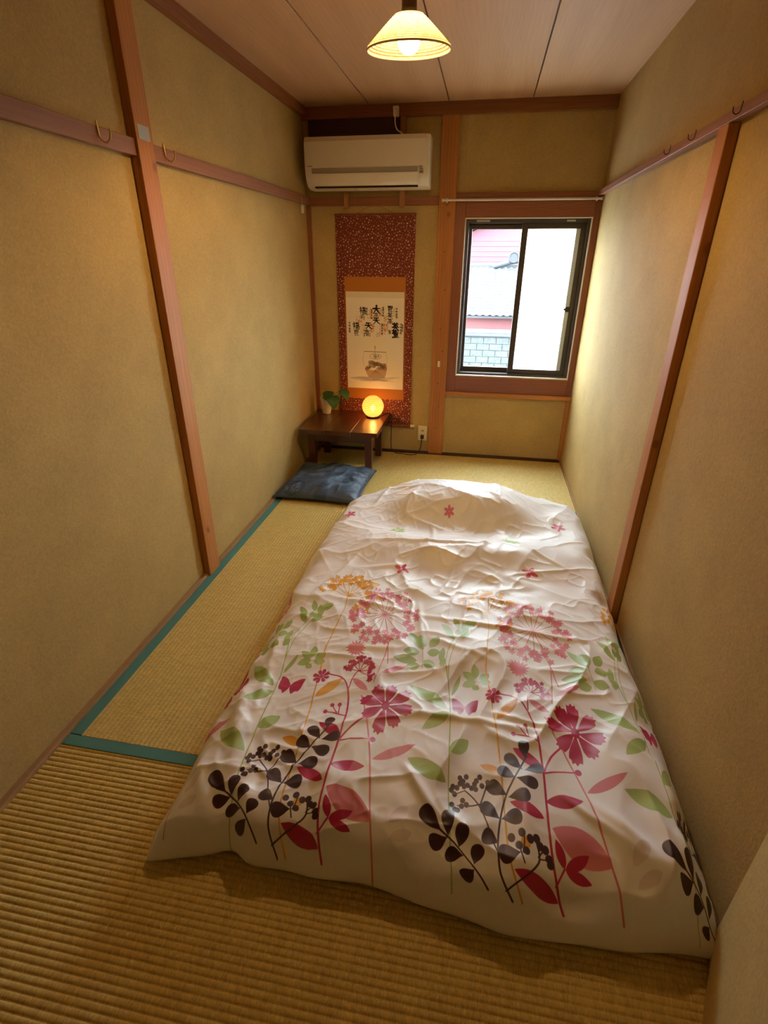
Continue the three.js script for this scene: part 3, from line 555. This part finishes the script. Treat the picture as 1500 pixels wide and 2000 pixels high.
// ---------------------------------------------------------------- paper lantern
{
  const o = [0.452, 0.30, 0.165], l = thing('paper_lantern', o, 'small glowing round ribbed paper lantern on the low table', 'lamp');
  mesh('lantern_base', lathe([[0, 0], [0.046, 0], [0.047, 0.008], [0.042, 0.013], [0, 0.013]]), std({ color: 0x2a120a, roughness: 0.4 }), l);
  const R = 0.074, prof = []; for (let i = 0; i <= 96; i++) { const a = lerp(-1.05, 1.20, i / 96); const r = R + 0.0013 * Math.abs(Math.sin(i / 96 * Math.PI * 13)); prof.push([r * Math.cos(a), 0.076 + r * Math.sin(a)]); }
  mesh('paper_shade', lathe(prof, 48), phys({ color: 0xffe9b8, roughness: 0.72, transmission: 0.7, thickness: 0, emissive: new THREE.Color().setRGB(1.0, 0.40, 0.06), emissiveIntensity: 0.13, side: THREE.DoubleSide }), l);
  for (let i = 1; i < 13; i++) { const a = lerp(-1.05, 1.20, i / 13), g = new THREE.TorusGeometry(R * Math.cos(a), 0.0009, 5, 48); g.rotateX(Math.PI / 2); g.translate(0, 0.076 + R * Math.sin(a), 0); mesh('wire_rib', g, std({ color: 0xb98a48, roughness: 0.7 }), l); }
  mesh('bulb', (() => { const g = new THREE.SphereGeometry(0.018, 20, 14); g.scale(1, 1.25, 1); g.translate(0, 0.062, 0); return g; })(), std({ color: 0xfff2d0, emissive: new THREE.Color().setRGB(1, 0.72, 0.3), emissiveIntensity: 6 }), l);
  const p = new THREE.PointLight(LANTERN_COLOR, LANTERN_POWER); p.position.set(0, 0.062, 0); p.castShadow = true; p.shadow.radius = 0.9; l.add(p);
}

// ---------------------------------------------------------------- potted plant
{
  const o = [0.108, 0.30, 0.135], p = thing('potted_plant', o, 'heart-leaved plant in a pale tapered pot on the low table', 'plant');
  mesh('pot', lathe([[0, 0], [0.027, 0], [0.030, 0.004], [0.041, 0.105], [0.043, 0.108], [0.043, 0.114], [0.039, 0.114], [0.036, 0.10], [0, 0.098]]), phys({ color: 0xd9cdb6, roughness: 0.45 }), p);
  mesh('soil', (() => { const g = new THREE.CylinderGeometry(0.0365, 0.0355, 0.005, 24); g.translate(0, 0.1, 0); return g; })(), std({ color: 0x2d1f14, roughness: 1 }), p);
  const leafMat = phys({ color: 0x39702a, roughness: 0.5, transmission: 0.3, thickness: 0, side: THREE.DoubleSide }), stalkMat = std({ color: 0x5b7d33, roughness: 0.6 });
  const heart = (s) => { const n = 16, P = [], I = []; for (let j = 0; j <= n; j++) for (let i = 0; i <= n; i++) { const v = j / n, a = i / n * 2 - 1, w = 0.62 * Math.pow(Math.sin(Math.PI * Math.pow(v, 0.62) * 0.98 + 0.02), 0.8) * (1 - 0.25 * v); const lobe = v < 0.2 ? -0.16 * Math.abs(a) * (1 - v / 0.2) : 0; P.push(a * w * s, -0.10 * s * Math.abs(a) * w * -1 - 0.35 * s * v * v, (v + lobe) * s); }
    for (let j = 0; j < n; j++) for (let i = 0; i < n; i++) { const q = j * (n + 1) + i; I.push(q, q + n + 1, q + 1, q + 1, q + n + 1, q + n + 2); } const g = new THREE.BufferGeometry(); g.setAttribute('position', new THREE.Float32BufferAttribute(P, 3)); g.setIndex(I); g.computeVertexNormals(); return g; };
  for (const [x, y, z, s, yaw, pitch] of [[0.060, 0.130, 0.03, 0.085, 0.35, 0.75], [0.115, 0.165, -0.02, 0.075, 0.9, 0.5], [0.03, 0.155, 0.0, 0.075, -0.3, 0.3], [0.10, 0.14, -0.04, 0.07, 1.7, 0.4]]) {
    const st = tube([[0, 0.1, 0], [x * 0.4, y * 0.8, z * 0.4], [x, y, z]], 0.0022, 14, 6), m = mesh('stalk', st, stalkMat, p);
    const lf = mesh('leaf', heart(s), leafMat, p); lf.position.set(x, y, z); lf.rotation.set(pitch, yaw, 0, 'YXZ');
  }
}

// ---------------------------------------------------------------- air conditioner
{
  const o = [0.425, 1.665, 0], a = thing('air_conditioner', o, 'white wall-mounted air conditioner above the hanging scroll', 'air conditioner');
  const prof = [[0.036, 0.005], [0.036, 0.262], [0.160, 0.262], [0.196, 0.254], [0.212, 0.226], [0.212, 0.105], [0.205, 0.072], [0.190, 0.040], [0.166, 0.014], [0.120, 0.004]];
  const shape = (pts) => { const s = new THREE.Shape(); pts.forEach(([z, y], i) => i ? s.lineTo(-z, y) : s.moveTo(-z, y)); return s; };
  const ext = (pts, x0, x1, bev = 0.003) => { const g = new THREE.ExtrudeGeometry(shape(pts), { depth: x1 - x0 - 2 * bev, bevelEnabled: bev > 0, bevelThickness: bev, bevelSize: bev, bevelOffset: -bev, bevelSegments: 2 }); g.rotateY(Math.PI / 2); g.translate(x0 + bev - o[0], 0, 0); return toCreasedNormals(g, 0.6); };
  mesh('body', ext(prof, 0.064, 0.788, 0.006), whitePlastic, a);
  mesh('front_panel', ext([[0.20, 0.256], [0.2165, 0.232], [0.2165, 0.108], [0.206, 0.108]], 0.070, 0.768, 0.002), whitePlastic, a);
  mesh('air_slot', ext([[0.205, 0.104], [0.2135, 0.104], [0.2085, 0.078], [0.2, 0.078]], 0.105, 0.725, 0.0005), greyPlastic, a);
  mesh('louver', ext([[0.203, 0.075], [0.2125, 0.077], [0.2105, 0.066], [0.196, 0.032], [0.176, 0.018], [0.170, 0.022], [0.188, 0.040]], 0.112, 0.722, 0.0012), phys({ color: 0xeee8dc, roughness: 0.22 }), a);
  mesh('slot_gap', ext([[0.170, 0.0185], [0.1745, 0.0165], [0.160, 0.0085], [0.156, 0.012]], 0.110, 0.724, 0), blackPlastic, a);
  mesh('display_label', box(0.732, 0.752, 1.762, 1.77, 0.2166, 0.2172, 0, o), greyPlastic, a);
  mesh('energy_label', box(0.736, 0.758, 1.735, 1.748, 0.208, 0.2135, 0.0005, o), std({ color: 0x9aa38c, roughness: 0.6 }), a);
  mesh('energy_label', box(0.738, 0.756, 1.752, 1.759, 0.209, 0.2135, 0.0005, o), std({ color: 0xa3a692, roughness: 0.6 }), a);
  mesh('name_plate', box(0.082, 0.112, 1.776, 1.781, 0.2166, 0.2172, 0, o), greyPlastic, a);
  mesh('power_cord', tube([[0.572 - o[0], 2.024 - o[1], 0.082], [0.574 - o[0], 1.99 - o[1], 0.084], [0.586 - o[0], 1.962 - o[1], 0.088], [0.612 - o[0], 1.945 - o[1], 0.09], [0.632 - o[0], 1.925 - o[1], 0.09]], 0.0035, 30, 8), whitePlastic, a);
  mesh('vent_knob', cyl(0.008, 0.006, 0.005, [0.36 - o[0], 0.001, 0.135], 12), whitePlastic, a);
}
{
  const s = thing('power_socket', [0.572, 2.052, 0.035], 'small white power socket on the ceiling moulding above the air conditioner', 'socket');
  mesh('socket_body', box(-0.016, 0.016, -0.022, 0.026, 0, 0.03, 0.004), whitePlastic, s);
  mesh('plug', box(-0.010, 0.010, -0.03, 0.006, 0.03, 0.046, 0.004), whitePlastic, s);
}
// ---------------------------------------------------------------- hanging scroll
{
  const o = [0.44, 1.552, 0.008], s = thing('hanging_scroll', o, 'hanging scroll with maroon dotted cloth, calligraphy and an ink ship painting', 'scroll');
  const cloth = canvasTex(768, 2048, (c, w, h) => {
    c.fillStyle = '#74301c'; c.fillRect(0, 0, w, h); const R = rng(21), k = w / 0.516, pts = [];
    for (let n = 0; n < 9000 && pts.length < 2600; n++) { const x = R() * w, y = R() * h; if (pts.every(([a, b]) => Math.abs(a - x) > 60 || Math.hypot(a - x, b - y) > 19)) pts.push([x, y]); }
    for (const [x, y] of pts) { const r = (0.0018 + R() * 0.0028) * k; c.fillStyle = ['#e0b79c', '#cf9a86', '#c98a7c', '#e8cfae'][R() * 4 | 0]; for (let i = 0; i < 5; i++) { const a = i * 1.257 + x; c.beginPath(); c.arc(x + Math.cos(a) * r * 0.6, y + Math.sin(a) * r * 0.6, r * 0.5, 0, 7); c.fill(); } c.fillStyle = '#b4452c'; c.beginPath(); c.arc(x, y, r * 0.3, 0, 7); c.fill(); }
    for (let n = 0; n < 900; n++) { c.fillStyle = R() < 0.5 ? '#5a2012' : '#8c3f28'; c.beginPath(); c.arc(R() * w, R() * h, 2 + R() * 4, 0, 7); c.fill(); }
  });
  const paper = canvasTex(900, 1500, (c, w, h) => {
    c.fillStyle = '#efe4d2'; c.fillRect(0, 0, w, h); c.fillStyle = '#e3d3bb'; c.fillRect(0, 0, w, 88); c.lineCap = c.lineJoin = 'round';
    const R = rng(33);
    // brush characters on a unit square; strokes as point lists
    const G = {
      dai: [[[.08, .38], [.9, .34]], [[.5, .05], [.46, .45], [.1, .95]], [[.5, .42], [.65, .7], [.95, .95]]],
      ten: [[[.2, .15], [.8, .12]], [[.08, .42], [.92, .4]], [[.5, .15], [.46, .5], [.1, .95]], [[.5, .45], [.68, .72], [.97, .93]]],
      fuku: [[[.2, .02], [.28, .12]], [[.08, .24], [.38, .22], [.06, .6]], [[.24, .4], [.24, .98]], [[.3, .5], [.4, .58]], [[.48, .08], [.95, .06]], [[.56, .2], [.88, .2], [.88, .38], [.56, .38], [.56, .2]], [[.5, .5], [.94, .5], [.94, .95], [.5, .95], [.5, .5]], [[.5, .72], [.94, .72]], [[.72, .5], [.72, .95]]],
      kome: [[[.25, .08], [.38, .25]], [[.78, .06], [.64, .26]], [[.08, .4], [.94, .38]], [[.5, .04], [.5, .98]], [[.48, .42], [.12, .86]], [[.52, .42], [.92, .86]]],
      ju: [[[.2, .12], [.82, .1]], [[.5, .0], [.5, .3]], [[.1, .3], [.92, .28]], [[.2, .44], [.8, .42]], [[.12, .58], [.9, .56]], [[.7, .56], [.7, .98], [.58, .92]], [[.3, .68], [.42, .8]]],
      kou: [[[.5, .0], [.5, .12]], [[.06, .16], [.95, .14]], [[.3, .26], [.7, .26], [.7, .42], [.3, .42], [.3, .26]], [[.1, .98], [.1, .54], [.9, .54], [.9, .95], [.8, .92]], [[.34, .68], [.68, .68], [.66, .86], [.34, .86], [.34, .68]]],
      bi: [[[.16, .06], [.84, .06], [.84, .3], [.16, .3], [.16, .06]], [[.5, .06], [.5, .3]], [[.16, .18], [.84, .18]], [[.14, .5], [.9, .44]], [[.3, .4], [.26, .96], [.5, .86]], [[.66, .38], [.62, .92], [.94, .9]], [[.26, .68], [.5, .64]]],
      ei: [[[.12, .16], [.88, .14]], [[.34, .02], [.34, .26]], [[.66, .02], [.66, .26]], [[.26, .36], [.76, .36], [.72, .56]], [[.28, .36], [.28, .56]], [[.06, .58], [.95, .56]], [[.5, .3], [.46, .64], [.1, .98]], [[.5, .6], [.92, .96]]],
      sho: [[[.1, .1], [.9, .08]], [[.16, .28], [.84, .26]], [[.5, .02], [.5, .42]], [[.08, .44], [.92, .42]], [[.3, .56], [.72, .56], [.7, .78], [.3, .78], [.3, .56]], [[.12, .95], [.9, .92]], [[.5, .56], [.5, .95]]],
    };
    const brush = (name, x, y, sz, col = '#1d1714', wd = 0.1) => { c.strokeStyle = col; for (const st of G[name]) { const n = 10; for (let i = 0; i < st.length - 1; i++) for (let k = 0; k < n; k++) { const t = k / n, u = (k + 1) / n, q = (i + t) / (st.length - 1); c.lineWidth = sz * wd * (1.35 - 0.75 * q) * (0.85 + 0.3 * R()); c.beginPath(); c.moveTo(x + sz * lerp(st[i][0], st[i + 1][0], t), y + sz * lerp(st[i][1], st[i + 1][1], t)); c.lineTo(x + sz * lerp(st[i][0], st[i + 1][0], u), y + sz * lerp(st[i][1], st[i + 1][1], u)); c.stroke(); } } };
    const seal = (x, y, a, b, col = 'rgba(196,74,40,0.62)') => { c.fillStyle = col; for (let i = 0; i < 46; i++) c.fillRect(x + R() * a, y + R() * b, 3 + R() * a * 0.22, 3 + R() * b * 0.12); c.strokeStyle = col; c.lineWidth = 4; c.strokeRect(x, y, a, b); };
    seal(152, 360, 90, 88, 'rgba(206,92,70,0.45)'); seal(330, 265, 110, 120, 'rgba(206,92,60,0.35)'); seal(490, 240, 60, 110, 'rgba(150,70,50,0.35)'); seal(375, 470, 55, 130); seal(525, 460, 72, 150, 'rgba(180,80,50,0.45)'); seal(600, 470, 46, 110); seal(590, 345, 40, 90, 'rgba(170,100,60,0.4)'); seal(230, 480, 70, 130, 'rgba(190,130,90,0.35)'); seal(730, 230, 44, 120, 'rgba(150,90,70,0.3)'); seal(470, 600, 60, 60, 'rgba(190,110,70,0.4)');
    brush('fuku', 205, 225, 105); brush('ju', 215, 330, 90, '#43302a', 0.07); brush('dai', 410, 195, 130, '#15100e', 0.15); brush('kou', 430, 300, 80, '#3a2a22', 0.08); brush('ten', 420, 370, 110, '#15100e', 0.14); brush('bi', 640, 200, 95); brush('ei', 640, 300, 90); brush('kou', 645, 385, 85, '#2a211d', 0.09);
    brush('fuku', 95, 455, 110); brush('bi', 110, 570, 90, '#43352c', 0.08); brush('ten', 290, 445, 120, '#15100e', 0.13); brush('kou', 270, 560, 110, '#3a2a22', 0.08); brush('ei', 715, 450, 115, '#15100e', 0.14); brush('sho', 715, 555, 120, '#15100e', 0.14); brush('sho', 655, 560, 60, '#3a2a22', 0.09);
    for (const [x, y, n, k] of [[30, 450, 4, 44], [838, 455, 4, 44], [305, 235, 3, 40], [560, 215, 4, 38], [770, 225, 4, 42], [545, 470, 4, 44], [380, 250, 4, 40], [860, 470, 3, 40]]) for (let i = 0; i < n; i++) brush(['sho', 'bi', 'kome', 'ju'][(i + x) % 4], x, y + i * k, 36, '#4a3c30', 0.1);
    // treasure ship in ink
    const ink = (w2, col) => { c.lineWidth = w2; c.strokeStyle = col; };
    ink(9, '#4a3d33'); c.beginPath(); c.moveTo(448, 815); c.lineTo(448, 850); c.stroke(); ink(4, '#6a5a4c'); c.beginPath(); c.moveTo(448, 850); c.lineTo(450, 1020); c.stroke();
    ink(10, '#8a7663'); c.beginPath(); c.moveTo(275, 900); c.lineTo(625, 905); c.stroke(); ink(3, '#a08e7a');
    for (const sx of [-1, 1]) { c.beginPath(); c.moveTo(450 + sx * 172, 905); c.bezierCurveTo(450 + sx * 205, 980, 450 + sx * 195, 1080, 450 + sx * 168, 1150); c.stroke(); }
    ink(6, '#94806c'); c.beginPath(); c.ellipse(455, 975, 92, 42, 0, 0, 7); c.stroke(); brush('fuku', 415, 945, 62, '#7a6654', 0.08); brush('kome', 475, 950, 50, '#7a6654', 0.08);
    for (let i = 0; i < 42; i++) { const x = 305 + R() * 310, y = 1050 + R() * 130 + Math.abs(x - 460) * 0.22, r = 10 + R() * 22; c.fillStyle = ['rgba(120,92,66,0.5)', 'rgba(90,68,50,0.55)', 'rgba(180,130,80,0.45)'][i % 3]; c.beginPath(); c.arc(x, y, r, 0, 7); c.fill(); ink(4, 'rgba(74,54,40,0.75)'); c.beginPath(); c.arc(x, y, r, R() * 6, R() * 6 + 4); c.stroke(); }
    c.fillStyle = 'rgba(176,140,96,0.75)'; c.beginPath(); c.moveTo(292, 1170); c.quadraticCurveTo(310, 1290, 360, 1320); c.lineTo(600, 1320); c.quadraticCurveTo(640, 1270, 628, 1160); c.quadraticCurveTo(470, 1240, 292, 1170); c.fill(); ink(4, 'rgba(110,82,56,0.7)'); for (let i = 0; i < 9; i++) { c.beginPath(); c.moveTo(455, 1190); c.lineTo(340 + i * 34, 1318); c.stroke(); }
    for (let i = 0; i < 26; i++) { c.fillStyle = 'rgba(120,112,120,0.16)'; c.beginPath(); c.ellipse(150 + R() * 620, 1315 + R() * 55, 60 + R() * 110, 8 + R() * 14, (R() - 0.5) * 0.25, 0, 7); c.fill(); }
  });
  const clothMat = std({ map: cloth, roughness: 0.85, bumpMap: scaled(clothWeave, 30, 80), bumpScale: 0.0002 }), goldBand = std({ color: 0xb56e22, roughness: 0.75, bumpMap: scaled(clothWeave, 20, 5), bumpScale: 0.0003 }), paperMat = std({ map: paper, roughness: 0.9 });
  const slab = (n, x0, x1, y0, y1, z0, z1, m) => { const g = new THREE.BoxGeometry(x1 - x0, y1 - y0, z1 - z0); g.translate((x0 + x1) / 2 - o[0], (y0 + y1) / 2 - o[1], (z0 + z1) / 2); return mesh(n, g, m, s); };
  slab('cloth_mount', 0.182, 0.698, 0.205, 1.545, 0, 0.002, clothMat);
  slab('silk_band', 0.233, 0.643, 1.102, 1.192, 0.0021, 0.003, goldBand); slab('silk_band', 0.233, 0.643, 0.390, 0.464, 0.0021, 0.003, goldBand);
  slab('silk_strip', 0.233, 0.240, 0.464, 1.102, 0.0021, 0.003, goldBand); slab('silk_strip', 0.636, 0.643, 0.464, 1.102, 0.0021, 0.003, goldBand);
  slab('painting', 0.240, 0.636, 0.464, 1.102, 0.0021, 0.0032, paperMat);
  const top = new THREE.CylinderGeometry(0.006, 0.006, 0.52, 12); top.rotateZ(Math.PI / 2); top.translate(0, -0.005, 0.002); mesh('hanging_rod', top, clothMat, s);
  const rod = new THREE.CylinderGeometry(0.011, 0.011, 0.516, 16); rod.rotateZ(Math.PI / 2); rod.translate(0, 0.203 - o[1], 0.006); mesh('roller', rod, clothMat, s);
  for (const x of [-0.274, 0.274]) { const g = new THREE.CylinderGeometry(0.0115, 0.0115, 0.03, 16); g.rotateZ(Math.PI / 2); g.translate(x, 0.203 - o[1], 0.006); mesh('roller_knob', g, ivoryPlastic, s); }
  mesh('hanging_string', tube([[-0.12, 0, 0.002], [0, 0.042, 0.004], [0.12, 0, 0.002]], 0.0012, 20, 6), std({ color: 0x8a6a3c, roughness: 0.8 }), s);
}
// ---------------------------------------------------------------- wall outlet, lantern cord
{
  const o = [0.788, 0.152, 0], s = thing('wall_outlet', o, 'ivory double wall outlet low on the wall beside the scroll', 'outlet');
  mesh('cover_plate', box(-0.033, 0.033, -0.056, 0.056, 0, 0.007, 0.003), ivoryPlastic, s);
  mesh('slot_plate', box(-0.013, 0.013, -0.04, 0.04, 0.007, 0.009, 0.001), ivoryPlastic, s);
  for (const x of [-0.005, 0.005]) mesh('slot', box(x - 0.0022, x + 0.0022, 0.014, 0.026, 0.0088, 0.0095, 0), blackPlastic, s);
  const plug = mesh('lamp_cord', merge([tube([[0.788, 0.128, 0.028], [0.784, 0.09, 0.036], [0.772, 0.03, 0.036], [0.752, 0.006, 0.05], [0.70, 0.005, 0.075], [0.65, 0.005, 0.055], [0.60, 0.005, 0.05], [0.568, 0.03, 0.04], [0.562, 0.15, 0.04], [0.561, 0.285, 0.045], [0.554, 0.306, 0.06], [0.52, 0.3045, 0.10], [0.503, 0.3045, 0.15]], 0.0028, 90, 6), box(0.776, 0.80, 0.116, 0.143, 0.0091, 0.03, 0.004)]), blackPlastic);
  tag(plug, 'thin black lamp cord from the wall outlet along the floor to the table', 'cord');
}
// ---------------------------------------------------------------- pendant lamp
{
  const o = [0.876, H, 1.70], l = thing('pendant_lamp', o, 'lit pendant lamp with a conical woven shade under the ceiling', 'lamp');
  mesh('ceiling_rose', lathe([[0, 0], [0.038, 0], [0.036, -0.014], [0.022, -0.022], [0, -0.022]].reverse()), blackPlastic, l);
  mesh('cord', cyl(0.004, 0.004, 0.075, [0, -0.092, 0], 10), blackPlastic, l);
  const dark = std({ color: 0x5a4632, roughness: 0.45, metalness: 0.3 });
  const hang = new THREE.Group(); hang.name = 'lamp_head'; hang.position.set(0, -0.09, 0); hang.rotation.x = 0.085; l.add(hang);
  mesh('socket', lathe([[0, -0.07], [0.022, -0.07], [0.022, -0.03], [0.018, -0.012], [0.008, 0], [0, 0]]), dark, hang);
  mesh('collar', lathe([[0.022, -0.058], [0.034, -0.062], [0.036, -0.07], [0.022, -0.07], [0.022, -0.058]]), dark, hang);
  // coiled straw shade
  const n = 13, P = []; for (let i = 0; i <= n * 6; i++) { const t = i / (n * 6), r = lerp(0.036, 0.124, Math.pow(t, 0.94)), y = lerp(-0.062, -0.138, t), b = 0.0034 * Math.abs(Math.sin(t * n * Math.PI)); P.push([r + b, y + b]); }
  const inner = P.slice().reverse().map(([r, y]) => [r - 0.002, y - 0.002]);
  const straw = canvasTex(1024, 256, (c, w, h) => { const R = rng(4); c.fillStyle = '#f0dfb6'; c.fillRect(0, 0, w, h); for (let k = 0; k < 3600; k++) { const x = R() * w, y = R() * h; c.strokeStyle = ['#b59a62', '#fff3d2', '#d6bf88', '#8e7446'][R() * 4 | 0]; c.globalAlpha = 0.6; c.lineWidth = 1.5; c.beginPath(); c.moveTo(x, y); c.lineTo(x + 7, y + 7 + R() * 8); c.stroke(); } c.globalAlpha = 1; });
  const g = lathe(P, 72); mesh('shade', g, phys({ map: straw, roughness: 0.95, transmission: 0.5, thickness: 0, side: THREE.DoubleSide }), hang);
  const rim = new THREE.TorusGeometry(0.1245, 0.0028, 8, 72); rim.rotateX(Math.PI / 2); rim.translate(0, -0.139, 0); mesh('shade_rim', rim, std({ color: 0xe0cca0, roughness: 0.8 }), hang);
  mesh('bulb', lathe([[0.0, -0.150], [0.016, -0.148], [0.029, -0.137], [0.034, -0.120], [0.030, -0.105], [0.016, -0.088], [0.0135, -0.07], [0, -0.07]], 28), std({ color: 0xfff6e6, emissive: new THREE.Color().setRGB(1, 0.86, 0.6), emissiveIntensity: 7 }), hang);
  // the bulb's light: most of it leaves through the open cone, a little glows in the straw
  const p = new THREE.PointLight(LAMP_COLOR, LAMP_POWER * 0.13); p.position.set(0, -0.12, 0); p.castShadow = true; p.shadow.radius = 1.2; hang.add(p);
  const sp = new THREE.SpotLight(LAMP_COLOR, LAMP_POWER, 0, 1.45, 0.25); sp.position.set(0, -0.152, 0); sp.target.position.set(0, -1.2, 0); sp.castShadow = true; sp.shadow.radius = 1.4; sp.shadow.mapSize.set(1024, 1024); hang.add(sp, sp.target);
}
// ---------------------------------------------------------------- small fittings
{
  const r = thing('curtain_rod', [1.315, 1.615, 0], 'thin white curtain rod across the top of the window', 'rod');
  const g = new THREE.CylinderGeometry(0.0065, 0.0065, 0.91, 14); g.rotateZ(Math.PI / 2); g.translate(0, 0, 0.05); mesh('pole', g, palePaint, r);
  for (const x of [-0.43, 0.43]) mesh('bracket', merge([box(x - 0.006, x + 0.006, -0.012, 0.012, 0.0225, 0.026, 0.001), box(x - 0.004, x + 0.004, -0.006, 0.004, 0.026, 0.05, 0.001)]), palePaint, r);
  for (const x of [-0.452, 0.452]) { const e = new THREE.CylinderGeometry(0.009, 0.009, 0.012, 14); e.rotateZ(Math.PI / 2); e.translate(x, 0, 0.05); mesh('end_cap', e, palePaint, r); }
}
const hookShape = (dir) => tube([[0, 0.032, 0], [dir * 0.002, 0.012, 0], [dir * 0.005, -0.012, 0], [dir * 0.022, -0.022, 0], [dir * 0.036, -0.012, 0], [dir * 0.040, 0.010, 0]], 0.0026, 26, 8);
{
  const mk = (x, z, dir, mat, label, y, s = 1) => { const h = thing('coat_hook', [x, y, z], label, 'hook', 'coat hooks on the picture rails'); mesh('hook', hookShape(dir), mat, h); mesh('screw', (() => { const g = new THREE.SphereGeometry(0.004, 10, 8); g.scale(0.5, 1, 1); g.translate(dir * 0.002, 0.028, 0); return g; })(), mat, h); h.scale.setScalar(s); return h; };
  mk(0.024, 2.02, 1, brass, 'brass coat hook on the rail nearer the camera than the knotty post', 1.628);
  mk(0.024, 1.672, 1, brass, 'brass coat hook on the rail just beyond the knotty post', 1.628);
  mk(W - 0.032, 1.94, -1, darkIron, 'dark coat hook on the bedside rail nearest the camera', 1.646, 0.5);
  mk(W - 0.032, 1.61, -1, darkIron, 'dark coat hook second along the bedside rail, just beyond the post', 1.646, 0.5);
  mk(W - 0.032, 1.36, -1, darkIron, 'dark coat hook on the bedside rail nearest the window', 1.646, 0.5);
}
tag(mesh('metal_patch', box(0.0322, 0.0335, 1.648, 1.688, 1.764, 1.826, 0.0005), std({ color: 0xb9bcbb, metalness: 0.7, roughness: 0.42 })), 'silver metal patch on the knotty post above the rail', 'patch');
{
  const t = thing('hanging_tag', [0.026, 1.602, 0.19], 'small white pull tag hanging on a string from the rail in the corner', 'tag');
  mesh('string', tube([[0, 0.028, 0], [0.003, 0.01, 0], [0.004, -0.015, 0]], 0.0012, 12, 6), palePaint, t);
  mesh('tag_body', box(-0.004, 0.012, -0.058, -0.014, -0.006, 0.006, 0.003), whitePlastic, t);
}
tag(mesh('wall_tag', box(0.876, 0.892, 0.634, 0.674, 0.0222, 0.03, 0.003), ivoryPlastic), 'small white tag on the nailed post beside the window frame', 'tag');
tag(mesh('push_pin', merge([cyl(0.004, 0.003, 0.008, [0, 0, 0], 12).rotateX(Math.PI / 2).translate(0.822, 2.012, 0.0), new THREE.SphereGeometry(0.005, 12, 8).translate(0.822, 2.012, 0.009)]), palePaint), 'white push pin in the wall beside the air conditioner', 'pin');
for (const [i, [x, y]] of [[0.885, 1.34], [0.9, 1.12], [0.882, 0.88], [0.902, 0.74], [0.884, 0.52], [0.897, 0.36], [0.88, 0.2]].entries()) { const g = new THREE.SphereGeometry(0.0035, 10, 8); g.scale(1, 1, 0.4); g.translate(x, y, 0.022); const m = mesh('nail', g, darkIron); tag(m, ['topmost dark nail head', 'second dark nail head from the top', 'third dark nail head from the top', 'dark nail head just above the white tag', 'dark nail head just below the white tag', 'second dark nail head from the floor', 'lowest dark nail head'][i] + ' in the post beside the window', 'nail', 'nail heads in the post beside the window'); }

renderer.render(scene, camera);
